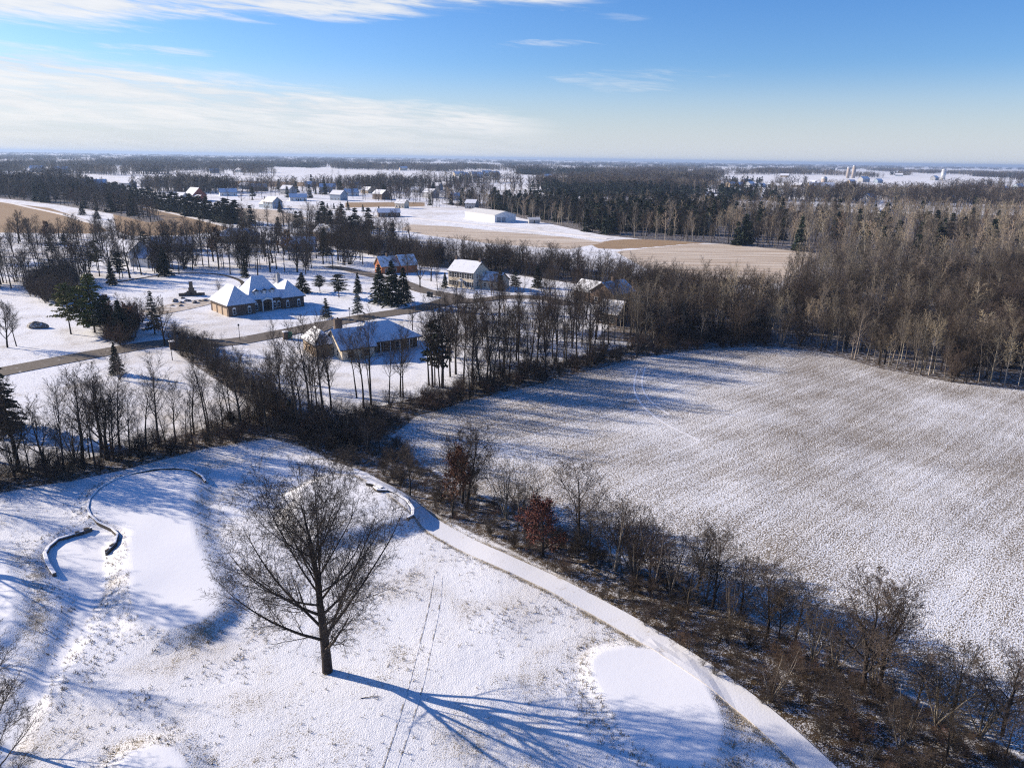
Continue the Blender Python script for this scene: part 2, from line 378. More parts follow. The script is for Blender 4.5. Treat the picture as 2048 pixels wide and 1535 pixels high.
M['roof_snow'] = mat_snowy('snowy_shingles', (0.10, 0.095, 0.095), 0.80, 0.8, (0.68, 0.71, 0.78), 14.0)
M['roof_thin'] = mat_snowy('thin_snow_shingles', (0.075, 0.066, 0.060), 0.60, 0.7)
M['roof_bare'] = mat_snowy('part_bare_shingles', (0.085, 0.070, 0.060), 0.86, 0.30, (0.74, 0.77, 0.82), 9.0)
M['roof_tan'] = mat_snowy('thin_snow_tan_shingles', (0.30, 0.25, 0.17), 0.62, 0.8)
M['roof_metal'] = mat_plain('white_metal_roof', (0.62, 0.62, 0.60), 0.5, 0.08, 0.6)
M['fascia'] = mat_plain('white_fascia', (0.70, 0.68, 0.64), 0.6, 0.06)
M['brick_dark'] = mat_plain('dark_brick', (0.105, 0.078, 0.064), 0.9, 0.35, 5.0)
M['brick_red'] = mat_plain('red_brick', (0.42, 0.155, 0.075), 0.9, 0.25, 5.0)
M['stone_tan'] = mat_plain('tan_stone', (0.40, 0.33, 0.24), 0.9, 0.3, 4.0)
M['siding_cream'] = mat_plain('cream_siding', (0.60, 0.52, 0.40), 0.75, 0.08)
M['siding_white'] = mat_plain('white_siding', (0.72, 0.72, 0.71), 0.7, 0.06)
M['siding_grey'] = mat_plain('grey_siding', (0.32, 0.33, 0.35), 0.75, 0.1)
M['siding_tan'] = mat_plain('tan_siding', (0.40, 0.32, 0.23), 0.75, 0.1)
M['siding_blue'] = mat_plain('blue_grey_siding', (0.25, 0.31, 0.38), 0.75, 0.1)
M['siding_brown'] = mat_plain('brown_siding', (0.12, 0.085, 0.065), 0.8, 0.15)
M['barn_red'] = mat_plain('barn_red', (0.30, 0.075, 0.05), 0.8, 0.2)
M['door_tan'] = mat_plain('garage_door', (0.44, 0.34, 0.25), 0.7, 0.1)
M['dark'] = mat_plain('dark_opening', (0.02, 0.02, 0.022), 0.6, 0.2)
M['glass'] = mat_plain('window_glass', (0.025, 0.03, 0.04), 0.12, 0.2)
M['trim'] = mat_plain('white_trim', (0.74, 0.73, 0.70), 0.6, 0.05)
M['trim_cream'] = mat_plain('cream_trim', (0.66, 0.60, 0.48), 0.6, 0.05)
M['rock'] = mat_snowy('boulder_rock', (0.13, 0.115, 0.10), 0.35, 2.5)
M['wall_stone'] = mat_snowy('wall_stone', (0.10, 0.085, 0.07), 0.15, 2.5)
M['metal_dark'] = mat_plain('dark_metal', (0.05, 0.05, 0.055), 0.5, 0.2)
M['bin_dark'] = mat_plain('bin_plastic', (0.03, 0.034, 0.036), 0.5, 0.2)
M['bin_green'] = mat_plain('green_plastic', (0.03, 0.16, 0.09), 0.5, 0.15)
M['concrete'] = mat_plain('silo_concrete', (0.36, 0.31, 0.28), 0.9, 0.12)
M['galv'] = mat_plain('galvanised', (0.50, 0.52, 0.55), 0.45, 0.1, metal=0.3)

# ------------------------------------------------------------------ zones of the land (photograph pixels -> land)
Z = {}
Z['field'] = poly([(790, 862), (800, 848), (835, 832), (940, 800), (1060, 772), (1180, 740), (1290, 712), (1420, 697), (1540, 692), (1640, 704), (1760, 738), (1900, 765), (2060, 782), (2400, 830), (2900, 1500), (2048, 1515), (1900, 1425), (1700, 1325), (1500, 1228), (1350, 1158), (1200, 1092), (1050, 1028), (930, 970), (850, 930), (812, 895)])
HS_LOW = [(590, 885), (700, 940), (800, 985), (870, 1030), (1000, 1092), (1100, 1140), (1200, 1195), (1300, 1262), (1400, 1330), (1500, 1395), (1600, 1462), (1680, 1540), (1760, 1640)]
HS_UP = [(2300, 1640), (2048, 1520), (1900, 1432), (1700, 1330), (1500, 1232), (1350, 1162), (1200, 1096), (1050, 1032), (930, 975), (845, 930), (800, 880), (700, 845), (640, 845)]
Z['hedge_s'] = poly(HS_LOW + HS_UP)
Z['hedge_n'] = poly([(-160, 1022), (0, 988), (150, 962), (300, 927), (420, 897), (540, 877), (600, 893), (660, 845), (600, 818), (540, 822), (480, 838), (400, 860), (250, 898), (120, 925), (0, 948), (-160, 978)])
Z['hedge_n2'] = poly([(600, 890), (700, 905), (790, 868), (835, 834), (940, 802), (1060, 774), (1180, 742), (1290, 714), (1420, 698), (1540, 693), (1520, 655), (1350, 672), (1200, 705), (1000, 752), (900, 778), (800, 802), (700, 825), (620, 838)])
Z['hedge_d'] = poly([(600, 855), (560, 838), (490, 800), (420, 752), (360, 712), (330, 688), (355, 676), (410, 700), (480, 755), (540, 790), (600, 822)])
Z['wood_a'] = poly([(1190, 680), (1230, 640), (1310, 612), (1500, 596), (1700, 576), (1900, 548), (2500, 520), (2700, 860), (2060, 782), (1900, 765), (1760, 738), (1640, 704), (1560, 695), (1500, 690), (1350, 690)])
Z['brush_b'] = poly([(560, 462), (700, 478), (850, 512), (1000, 523), (1130, 540), (1250, 552), (1420, 592), (1520, 602), (1300, 612), (1200, 578), (1100, 562), (1000, 548), (850, 535), (690, 500)])
Z['wood_g'] = poly([(1640, 505), (1720, 512), (1900, 530), (2600, 520), (2600, 545), (1900, 552), (1700, 580), (1560, 595), (1570, 560), (1610, 530)])
Z['wood_c'] = poly([(880, 406), (1000, 406), (1200, 412), (1500, 420), (1800, 428), (2048, 433), (2700, 448), (2700, 520), (1900, 536), (1750, 524), (1640, 509), (1500, 494), (1400, 486), (1280, 479), (1200, 470), (1120, 452), (1040, 436), (1000, 424), (930, 414)])
Z['wood_l'] = poly([(-200, 372), (0, 366), (150, 368), (215, 385), (330, 440), (300, 446), (210, 425), (120, 410), (0, 397), (-200, 392)])
Z['dry1'] = poly([(-200, 402), (0, 404), (100, 416), (180, 443), (225, 462), (180, 468), (0, 466), (-200, 462)])
Z['dry2'] = poly([(225, 425), (260, 406), (330, 416), (440, 450), (470, 458), (380, 470), (260, 472), (232, 462)])
Z['dry3'] = poly([(1180, 489), (1230, 480), (1380, 478), (1440, 486), (1370, 490), (1290, 497), (1230, 500), (1195, 498)])
Z['dry4'] = poly([(690, 404), (850, 404), (850, 412), (690, 414)])
Z['dry5'] = poly([(330, 365), (470, 362), (690, 366), (690, 372), (500, 374), (350, 374)])
Z['beige1'] = poly([(1230, 505), (1300, 497), (1390, 489), (1500, 489), (1640, 501), (1660, 508), (1600, 535), (1560, 570), (1420, 575), (1300, 545)])
Z['beige2'] = poly([(820, 448), (900, 452), (990, 462), (1130, 474), (1210, 486), (1140, 500), (980, 488), (850, 470), (800, 458)])
Z['beige3'] = poly([(470, 414), (560, 420), (620, 436), (560, 448), (480, 436)])
for k in ('green', 'pathl', 'oval', 'bot', 'left'): Z[k] = Wp[k]
Z['tee_top'] = poly([(650, 975), (710, 985), (765, 1008), (768, 1028), (720, 1045), (640, 1050), (600, 1020)])
FAR_CLEAR = [poly(q) for q in (
    [(40, 352), (140, 350), (245, 355), (245, 366), (140, 366), (40, 360)],
    [(535, 333), (700, 339), (930, 345), (940, 349), (930, 361), (700, 364), (480, 364), (300, 360), (250, 354), (300, 351), (535, 354)],
    [(1030, 331), (1300, 333), (1310, 337), (1030, 336)],
    [(1590, 339), (1760, 341), (1770, 350), (1700, 352), (1640, 346)],
    [(1770, 351), (1880, 351), (2010, 357), (1990, 364), (1880, 369), (1770, 367)],
    [(50, 336), (140, 338), (140, 343), (50, 342)], [(900, 357), (1120, 352), (1250, 357), (1250, 361), (900, 364)],
    [(1440, 350), (1640, 350), (1760, 356), (2060, 362), (2060, 372), (1640, 368), (1440, 364)], [(0, 323), (400, 327), (400, 331), (0, 327)], [(700, 326), (1000, 328), (1000, 331), (700, 330)], [(1400, 333), (1590, 335), (1590, 339), (1400, 338)], [(1820, 338), (2048, 341), (2048, 345), (1820, 342)], [(180, 338), (460, 342), (460, 346), (180, 343)], [(1640, 370), (1720, 372), (1720, 380), (1640, 380)])]

PATH_R = poly([(640, 925), (700, 945), (760, 978), (850, 1042), (950, 1098), (1100, 1165), (1250, 1243), (1400, 1338), (1520, 1428), (1640, 1538), (1760, 1660)])
Z['mound'] = Wp['mound']
def make_ground():
    a_in = np.linspace(-51, 51, 500); a_out = np.concatenate([np.linspace(58, 180, 18)])
    ang = np.radians(np.concatenate([-a_out[::-1], a_in, a_out[:-1]]))
    rad = np.concatenate([[0.5, 4, 10, 18, 24], np.geomspace(28, 260, 420), np.geomspace(262, 26000, 280)])
    A, Rr = np.meshgrid(ang, rad); P = np.stack([(Rr * np.sin(A)).ravel(), (Rr * np.cos(A)).ravel()], 1)
    z = hgt(P); V = np.column_stack([P, z]); na = len(ang); nr = len(rad)
    i = np.arange(nr - 1)[:, None] * na; j = np.arange(na)[None, :]; j2 = (j + 1) % na
    F = np.stack([i + j, i + j2, i + na + j2, i + na + j], -1).reshape(-1, 4)[:, ::-1]
    me = mesh_np('ground', V, F, [M['ground']], smooth=True)
    def put(name, val):
        at = me.attributes.new(name, 'FLOAT', 'POINT'); at.data.foreach_set('value', val.astype(np.float32))
    r = np.hypot(P[:, 0], P[:, 1])
    def zone(keys, soft, rmax=1e9):
        out = np.zeros(len(P)); idx = np.where((r < rmax) & (P[:, 1] > 5))[0]
        for k in keys:
            s_ = np.maximum(soft, r[idx] * 0.006)
            out[idx] = np.maximum(out[idx], np.clip(0.5 + sdist(P[idx], Z[k]) / (2 * s_), 0, 1))
        return out
    put('tilled', zone(['field'], 1.2, 400))
    put('dry', zone(['dry1', 'dry2', 'dry3', 'dry4', 'dry5'], 2.0, 2500))
    put('beige', zone(['beige1', 'beige2', 'beige3'], 3.0, 1200))
    lit = zone(['hedge_s', 'hedge_n', 'hedge_n2', 'hedge_d', 'wood_a', 'brush_b', 'wood_c', 'wood_l', 'wood_g'], 1.2, 2500)
    put('litter', lit)
    put('smooth', zone(['green', 'pathl', 'oval', 'bot', 'left', 'tee_top'], 0.35, 130))
    ed = np.zeros(len(P)); idx = np.where((r < 130) & (P[:, 1] > 5))[0]
    ed[idx] = np.clip(1.2 - np.abs(line_dist(P[idx], PATH_R) - 1.45) / 0.35, 0, 1)
    for k in ('green', 'oval', 'bot', 'left'):
        d = sdist(P[idx], Z[k]); ed[idx] = np.maximum(ed[idx], np.maximum(np.clip(1.1 - np.abs(d) / 0.3, 0, 1), 0.26 * np.clip(1 - np.abs(d + 1.3) / 1.5, 0, 1)))
    d = sdist(P[idx], Z['mound']); ed[idx] = np.maximum(ed[idx], 0.75 * np.clip(d / 1.2 + .2, 0, 1))
    put('edge', ed)
    o = bpy.data.objects.new('ground', me); COL.objects.link(o); tag(o, 'snow covered land of lawns, rough grass and tilled soil', 'ground', kind='structure')
make_ground()

def strip(name, pts, width, mat, off, label, cat='path', step=1.2, n=5, z_edge=None, kind='structure', closed=False):
    """a sheet that follows the land along a line; pts on the land, width number or list"""
    P = np.array(pts, float); w = np.full(len(P), width) if np.isscalar(width) else np.array(width, float)
    # smooth the line (Catmull-Rom)
    Q = []; W = []
    for i in range(len(P) - 1):
        p0, p1, p2, p3 = P[max(i - 1, 0)], P[i], P[i + 1], P[min(i + 2, len(P) - 1)]
        k = max(2, int(np.linalg.norm(p2 - p1) / step))
        for t in np.arange(k) / k:
            Q.append(0.5 * ((2 * p1) + (p2 - p0) * t + (2 * p0 - 5 * p1 + 4 * p2 - p3) * t * t + (3 * p1 - p0 - 3 * p2 + p3) * t ** 3)); W.append(w[i] * (1 - t) + w[i + 1] * t)
    Q.append(P[-1]); W.append(w[-1]); Q = np.array(Q); W = np.array(W)
    T_ = np.gradient(Q, axis=0); T_ /= np.linalg.norm(T_, axis=1)[:, None]; Nn = np.column_stack([-T_[:, 1], T_[:, 0]])
    cols = []; s = np.linspace(-0.5, 0.5, n)
    for t in s:
        q = Q + Nn * (W * t)[:, None]; cols.append(np.column_stack([q, hgt(q) + off]))
    # skirts so that the sheet has an edge
    lo = cols[0].copy(); lo[:, 2] -= off + 0.03; hi = cols[-1].copy(); hi[:, 2] -= off + 0.03
    cols = [lo] + cols + [hi]; V = np.concatenate(cols); m = len(Q); F = []
    for c in range(len(cols) - 1):
        a = c * m + np.arange(m - 1); F.append(np.column_stack([a, a + 1, a + m + 1, a + m]))
    me = mesh_np(name, V, np.concatenate(F)[:, ::-1], [mat], smooth=False)
    o = bpy.data.objects.new(name, me); COL.objects.link(o); return tag(o, label, cat, kind=kind)
def pl(px): return [G(u, v) for u, v in px]
strip('path', list(PATH_R), 2.5, M['path_snow'], 0.06, 'smooth snow covered cart path beside the hedgerow', 'path')
strip('road', pl([(-300, 790), (-100, 763), (40, 737), (200, 707), (330, 687), (450, 686), (560, 668), (650, 650), (740, 634), (820, 622), (880, 610), (930, 598)]), 6.6, M['asphalt'], 0.10, 'bare asphalt road curving between the snowy lots', 'road', 2.0)
strip('road', pl([(800, 627), (850, 616), (890, 606), (905, 596), (880, 590), (845, 583), (800, 566), (740, 552), (690, 540), (655, 535)]), [6.0, 6.0, 7, 6, 5.5, 5.5, 5.5, 5, 5, 5], M['asphalt'], 0.14, 'branch road winding up past the two storey house', 'road', 2.0)
strip('road', pl([(890, 606), (950, 604), (1010, 597), (1080, 598), (1140, 612)]), 5.0, M['asphalt'], 0.17, 'narrow lane running to the house among the trees', 'road', 2.0)
strip('driveway', pl([(560, 670), (590, 664), (620, 662), (650, 664)]), [4, 4.5, 7, 8], M['asphalt'], 0.18, 'wet driveway of the low ranch house', 'driveway', 2.0)
strip('driveway', pl([(300, 628), (330, 622), (370, 613), (410, 605), (440, 600)]), [8, 9, 10, 8, 6], M['gravel'], 0.09, 'thinly snowed gravel court before the triple garage', 'driveway', 2.0)
strip('path', pl([(-60, 400), (10, 405), (60, 415), (120, 428), (170, 443), (205, 452), (222, 462)]), 3.5, M['trail'], 0.12, 'pale trail crossing the dry prairie', 'path', 4.0)
strip('path', pl([(230, 402), (260, 408), (320, 421), (390, 437), (450, 452)]), 3.5, M['trail'], 0.12, 'pale trail beside the dark evergreen windbreak', 'path', 4.0)
strip('road', pl([(560, 412), (680, 420), (800, 432), (930, 446), (1080, 462), (1220, 478)]), 6.0, M['trail'], 0.12, 'snowy lane passing the long white barn', 'road', 5.0)
strip('path', pl([(225, 568), (290, 557), (350, 549), (410, 549), (450, 553), (480, 563), (487, 572)]), 1.3, M['bark'], 0.10, 'dark bare track curving behind the chateau house lawn', 'path', 2.0)
for a, b_ in ((0, 'outer'), (28, 'inner')):
    strip('wheel_track', pl([(757 + a, 1560), (787 + a, 1470), (815 + a, 1380), (838 + a * .9, 1290), (858 + a * .75, 1210), (868 + a * .6, 1150)]), 0.11, M['track'], 0.015, f'{b_} line of the vehicle tracks across the snowy fairway', 'track', 1.0, 2)
strip('wheel_track', pl([(1275, 740), (1268, 775), (1285, 810), (1330, 845), (1400, 880)]), 0.3, M['path_snow'], 0.02, 'curved white wheel mark on the tilled field, longer one', 'track', 2.0, 2)
strip('wheel_track', pl([(1290, 735), (1284, 770), (1300, 800), (1340, 828)]), 0.3, M['path_snow'], 0.02, 'curved white wheel mark on the tilled field, shorter one', 'track', 2.0, 2)

# ------------------------------------------------------------------ trees: growing branches
def nrm(a):
    l = math.sqrt(a[0] * a[0] + a[1] * a[1] + a[2] * a[2]) or 1.0
    return (a[0] / l, a[1] / l, a[2] / l)
def turn(d, ang, az):
    ref = (0, 0, 1) if abs(d[2]) < 0.95 else (1, 0, 0)
    a = nrm((d[1] * ref[2] - d[2] * ref[1], d[2] * ref[0] - d[0] * ref[2], d[0] * ref[1] - d[1] * ref[0]))
    b = (d[1] * a[2] - d[2] * a[1], d[2] * a[0] - d[0] * a[2], d[0] * a[1] - d[1] * a[0])
    s, c = math.sin(ang), math.cos(ang); ca, sa = math.cos(az), math.sin(az)
    return tuple(d[i] * c + (a[i] * ca + b[i] * sa) * s for i in range(3))
def grow(seed, H, rad, lev, starts=None, rmin=0.008):
    rg = random.Random(seed); out = []
    def br(p, d, L, r, k):
        l = lev[k]; n = l['seg']; pts = [p]; rr = [r]; ds = []
        for i in range(n):
            w = l['wig']; d = nrm((d[0] + rg.uniform(-w, w), d[1] + rg.uniform(-w, w), d[2] + rg.uniform(-w, w) + l['up']))
            p = (p[0] + d[0] * L / n, p[1] + d[1] * L / n, p[2] + d[2] * L / n); pts.append(p); ds.append(d)
            rr.append(max(rmin * 0.6, r * (1 - (i + 1) / n * (1 - l['tip']))))
        out.append((k, pts, rr))
        if k + 1 >= len(lev): return
        nc = max(1, round(l['n'] * rg.uniform(0.8, 1.2))); az = rg.uniform(0, 6.28)
        for c in range(nc):
            t = l['t0'] + (l.get('t1', 1.0) - l['t0']) * (c + rg.random()) / nc
            x = min(n - 1e-4, t * n); i = int(x); f = x - i
            q = tuple(pts[i][m] * (1 - f) + pts[i + 1][m] * f for m in range(3))
            az += 2.4 + rg.uniform(-0.5, 0.5)
            rt = rr[i] * (1 - f) + rr[i + 1] * f
            Lc = L * l['lr'] * rg.uniform(0.7, 1.2) * (1 - l['fall'] * t)
            br(q, turn(ds[i], l['ang'] * rg.uniform(0.7, 1.3) * (1 - l.get('angfall', 0) * t), az), Lc, max(rmin, min(rt * 0.8, rt * l['rr'] * rg.uniform(0.8, 1.1))), k + 1)
    for (p, d, L, r) in (starts or [((0, 0, -0.3), (0, 0, 1), H, rad)]):
        br(p, nrm(d), L, r, 0)
    return out
def tubes(brs, sides):
    """mesh arrays of all branches; sides(level) -> ring size"""
    by = {}
    for k, pts, rr in brs: by.setdefault((len(pts), sides(k)), []).append((pts, rr))
    VV = []; FF = []; base = 0
    for (n, s), L in by.items():
        P = np.array([a for a, _ in L]); Rr = np.array([b for _, b in L]); m = len(L)
        T_ = np.gradient(P, axis=1); T_ /= np.linalg.norm(T_, axis=2, keepdims=True) + 1e-9
        mean = P[:, -1] - P[:, 0]; ref = np.where((np.abs(mean[:, 2]) > 0.9 * np.linalg.norm(mean, axis=1))[:, None], np.array((1.0, 0, 0)), np.array((0, 0, 1.0)))
        A = np.cross(T_, ref[:, None, :]); A /= np.linalg.norm(A, axis=2, keepdims=True) + 1e-9; B = np.cross(T_, A)
        th = np.arange(s) * 2 * math.pi / s
        ring = P[:, :, None, :] + Rr[:, :, None, None] * (A[:, :, None, :] * np.cos(th)[None, None, :, None] + B[:, :, None, :] * np.sin(th)[None, None, :, None])
        VV.append(ring.reshape(-1, 3))
        b = (np.arange(m) * n * s)[:, None, None]; i = (np.arange(n - 1) * s)[None, :, None]; j = np.arange(s)[None, None, :]; j2 = (j + 1) % s
        FF.append((np.stack([b + i + j, b + i + j2, b + i + s + j2, b + i + s + j], -1).reshape(-1, 4)) + base); base += m * n * s
    return np.concatenate(VV), np.concatenate(FF)
def quads_at(C, size, rg, flat=0.0):
    """small leaf-like quads at points C"""
    n = len(C); a = rg.normal(size=(n, 3)); a[:, 2] *= (1 - flat); a /= np.linalg.norm(a, axis=1)[:, None] + 1e-9
    b = rg.normal(size=(n, 3)); b[:, 2] *= (1 - flat); b -= (b * a).sum(1)[:, None] * a; b /= np.linalg.norm(b, axis=1)[:, None] + 1e-9
    s = size * rg.uniform(0.6, 1.3, n)[:, None]
    V = np.stack([C - a * s, C - b * s * 0.55, C + a * s, C + b * s * 0.55], 1).reshape(-1, 3)
    return V, np.arange(n * 4).reshape(n, 4)

class Proto:
    """a kind of tree: trunk mesh, crown mesh and a joined mesh for masses; unit = metres at full height H"""
    def __init__(s, name, H, trunk, crown, mt, mc):
        H = float(max(np.percentile(trunk[0][:, 2], 99.9), np.percentile(crown[0][:, 2], 99.5))); s.H = H; s.name = name
        s.trunk = mesh_np(name + '_trunk', *trunk, [mt], smooth=True); s.crown = mesh_np(name + '_crown', *crown, [mc])
        V = np.concatenate([trunk[0], crown[0]]); F = np.concatenate([trunk[1], crown[1] + len(trunk[0])])
        s.arr = (V, F, np.concatenate([np.zeros(len(trunk[1])), np.ones(len(crown[1]))]), mt, mc); s._joined = None
    def joined(s):
        if s._joined is None:
            V, F, mi, a, b = s.arr; s._joined = bpy.data.objects.new(s.name, mesh_np(s.name + '_whole', V, F, [a, b], mi))
        return s._joined
def L_(n, lr, ang, seg=5, wig=0.12, up=0.05, tip=0.3, t0=0.25, fall=0.5, rr=0.55, **k):
    return dict(n=n, lr=lr, ang=R(ang), seg=seg, wig=wig, up=up, tip=tip, t0=t0, fall=fall, rr=rr, **k)
def split(brs, cut, sides):
    tr = [b for b in brs if b[0] <= cut]; cr = [b for b in brs if b[0] > cut]
    return tubes(tr, sides), tubes(cr, sides)
SIDES = lambda k: (9, 6, 5, 3, 3, 3)[k]
LOW = lambda k: (5, 4, 3, 3, 3)[k]
def decid(name, seed, H, rad, lev, mt, mc, cut=1, sides=SIDES, rmin=0.012, starts=None):
    return Proto(name, H, *split(grow(seed, H, rad, lev, starts, rmin), cut, sides), mt, mc)
def spread_lev(dense=1.0, twig=1.0):       # wide spreading crown
    return [L_(13, 0.62, 50, 8, 0.06, 0.02, 0.12, 0.16, 0.72, 0.62, angfall=0.55), L_(9 * dense, 0.50, 38, 7, 0.10, 0.07, 0.2, 0.22, 0.5, 0.55),
            L_(8 * dense, 0.48, 36, 5, 0.14, 0.05, 0.3, 0.15, 0.5, 0.55), L_(6 * dense * twig, 0.5, 38, 3, 0.18, 0.03, 0.4, 0.1, 0.4, 0.6), L_(0, 0, 0, 2, 0.2, 0.03, 0.5)]
def slim_lev(dense=1.0, t0=0.35):          # tall, slim woodland tree
    return [L_(15 * dense, 0.44, 44, 9, 0.05, 0.02, 0.12, t0, 0.45, 0.5, angfall=0.4), L_(9 * dense, 0.46, 38, 6, 0.13, 0.08, 0.2, 0.2, 0.5, 0.55),
            L_(6 * dense, 0.5, 38, 4, 0.16, 0.05, 0.3, 0.12, 0.45, 0.6), L_(0, 0, 0, 2, 0.2, 0.03, 0.5)]
P_ = {}
# the great lone tree
hero_lev = [L_(25, 0.80, 54, 12, 0.030, 0.028, 0.08, 0.15, 0.60, 0.42, t1=0.86, angfall=0.50), L_(16, 0.36, 33, 10, 0.05, 0.060, 0.12, 0.12, 0.45, 0.44),
            L_(9, 0.50, 38, 6, 0.14, 0.04, 0.25, 0.12, 0.45, 0.5), L_(5, 0.52, 40, 3, 0.17, 0.02, 0.35, 0.1, 0.4, 0.6), L_(2, 0.6, 38, 2, 0.2, 0.03, 0.4, 0.2, 0.3, 0.7), L_(0, 0, 0, 1, 0.2, 0.03, 0.5)]
P_['hero'] = decid('lone_tree', 12, 19.6, 0.47, hero_lev, M['bark'], M['bark'], 1, lambda k: (14, 8, 5, 3, 3, 3)[k], 0.0105)
for i in range(3): P_[f'broad{i}'] = decid('broad_tree', 20 + i, 16, 0.36, spread_lev(1.0, 1.0), M['bark'], M['twig'], rmin=0.018)
for i in range(4): P_[f'slim{i}'] = decid('slim_tree', 40 + i, 16, 0.24, slim_lev(1.15, 0.30 + 0.06 * i), M['bark'], M['twig'], rmin=0.018)
for i in range(3): P_[f'near{i}'] = decid('near_tree', 60 + i, 11, 0.17, [L_(13, 0.62, 44, 8, 0.09, 0.03, 0.15, 0.2, 0.6, 0.6, angfall=0.4), L_(11, 0.48, 38, 6, 0.13, 0.06, 0.2, 0.2, 0.5, 0.55), L_(8, 0.46, 40, 4, 0.16, 0.04, 0.3, 0.12, 0.45, 0.55), L_(5, 0.5, 40, 3, 0.2, 0.03, 0.4, 0.1, 0.4, 0.6), L_(0, 0, 0, 2, 0.2, 0.02, 0.5)], M['bark'], M['twig'], rmin=0.011)
for i in range(2): P_[f'pale{i}'] = decid('pale_tree', 80 + i, 17, 0.20, slim_lev(1.0, 0.42), M['bark_pale'], M['twig_pale'], rmin=0.022)
for i in range(2): P_[f'grey{i}'] = decid('grey_tree', 90 + i, 16, 0.24, slim_lev(1.1, 0.32), M['bark_grey'], M['twig_grey'], rmin=0.022)
def stems(seed, n, h, spread, r):
    rg = random.Random(seed); o = []
    for k in range(n):
        a = 6.28 * k / n + rg.uniform(-.4, .4); q = rg.uniform(0.1, 0.3) * spread
        o.append(((math.cos(a) * q * .4, math.sin(a) * q * .4, -0.2), (math.cos(a) * spread * rg.uniform(.3, 1), math.sin(a) * spread * rg.uniform(.3, 1), 1.0), h * rg.uniform(0.7, 1.05), r * rg.uniform(.7, 1.1)))
    return o
for i in range(3):
    P_[f'shrub{i}'] = decid('shrub', 100 + i, 3.6, 0.03, [L_(8, 0.5, 38, 5, 0.14, 0.03, 0.25, 0.15, 0.4, 0.6), L_(6, 0.5, 40, 4, 0.18, 0.02, 0.3, 0.1, 0.4, 0.7), L_(4, .5, 42, 3, .2, .02, .4, .1, .4, .7), L_(0, 0, 0, 2, 0.2, 0.0, 0.5)], M['bark'], M['twig' if i else 'twig_red'], 0, lambda k: (4, 3, 3, 3)[k], 0.008, stems(200 + i, 9, 3.6, 0.55, 0.035))
for i in range(2):
    P_[f'multi{i}'] = decid('multi_stem', 120 + i, 9, 0.1, [L_(11, 0.4, 36, 7, 0.08, 0.04, 0.15, 0.25, 0.5, 0.55), L_(8, 0.46, 38, 5, 0.13, 0.06, 0.25, 0.15, 0.45, 0.6), L_(5, 0.5, 40, 3, 0.18, 0.03, 0.4, 0.1, 0.4, 0.65), L_(0, 0, 0, 2, 0.2, 0.0, 0.5)], M['bark_grey'], M['twig'], 0, lambda k: (6, 4, 3, 3)[k], 0.010, stems(220 + i, 6, 9.2, 0.30, 0.10))
# leafy brown oak
def leafy(name, seed, H, rad, mc, nl, size):
    b = grow(seed, H, rad, spread_lev(0.9, 0.8), None, 0.012); rg = np.random.RandomState(seed)
    tips = np.array([q for k, p, _ in b if k >= 3 for q in p[1:]]); C = tips[rg.choice(len(tips), min(nl, len(tips)), False)]
    C = np.concatenate([C, C + rg.normal(0, 0.22, C.shape)])
    return Proto(name, H, tubes([q for q in b if q[0] <= 3], SIDES), quads_at(C, size, rg), M['bark'], mc)
P_['rust'] = leafy('rust_oak', 7, 6.2, 0.14, M['leaf_rust'], 2600, 0.085)
P_['brown'] = leafy('brown_oak', 8, 13, 0.26, M['leaf_brown'], 3000, 0.16)
# evergreens
def conifer(name, seed, H, W, mc, whorls=30, per=9, skirt=0.06, droop=0.25, spray=14, size=0.30, ragged=0.15, rad=0.16, shape=0.9):
    rg = np.random.RandomState(seed); tr = MB(); tr.tube((0, 0, -0.3), (0, 0, H * 0.97), rad, 0.015, 7)
    brs = []; C = []; D = []
    for w in range(whorls):
        t = (w + rg.uniform(-.3, .3)) / whorls; z = H * (skirt + (1 - skirt) * max(0, t)); L = W * (1 - t) ** shape + 0.12
        for k in range(per):
            a = rg.uniform(0, 6.283); l = L * rg.uniform(1 - ragged * 2, 1 + ragged); dz = -droop * l * rg.uniform(.6, 1.3)
            p0 = np.array((0, 0, z)); p1 = np.array((math.cos(a) * l, math.sin(a) * l, z + dz + 0.10 * l)); mid = (p0 + p1) / 2 + np.array((0, 0, 0.06 * l))
            brs.append((1, [tuple(p0), tuple(mid), tuple(p1)], [0.03, 0.02, 0.008]))
            n = max(4, int(spray * l / W) + 3); s = rg.uniform(0.12, 1.0, n) ** 0.75
            q = p0 + (p1 - p0) * s[:, None] + np.array((0, 0, 0.08 * l)) * np.sin(s * 3.14)[:, None]
            side = np.array((-math.sin(a), math.cos(a), 0)); q += side * (rg.uniform(-1, 1, n) * 0.30 * l * (1.1 - s))[:, None]
            C.append(q); D.append(np.tile((math.cos(a), math.sin(a), -0.45), (n, 1)))
    C = np.concatenate(C); D = np.concatenate(D) + rg.normal(0, 0.4, (len(C), 3)); D /= np.linalg.norm(D, axis=1)[:, None]
    S = np.cross(D, rg.normal(size=D.shape)); S /= np.linalg.norm(S, axis=1)[:, None]; sz = size * rg.uniform(.6, 1.35, len(C))[:, None]
    V = np.stack([C - D * sz, C - S * sz * .38, C + D * sz * 1.1, C + S * sz * .38], 1).reshape(-1, 3); F = np.arange(len(V)).reshape(-1, 4)
    bv, bf = tubes(brs, lambda k: 3); tv = np.array(tr.v); tf = np.array([f for f in tr.f if len(f) == 4])
    return Proto(name, H, (np.concatenate([tv, bv]), np.concatenate([tf, bf + len(tv)])), (V, F), M['bark'], mc)
for i in range(3): P_[f'spruce{i}'] = conifer('spruce', 300 + i, 11, 2.9, M['needle'], 34, 10, 0.05, 0.28, 15, 0.30, 0.16)
P_['blue'] = conifer('blue_spruce', 310, 9, 2.0, M['needle_blue'], 26, 8, 0.10, 0.16, 10, 0.24, 0.2)
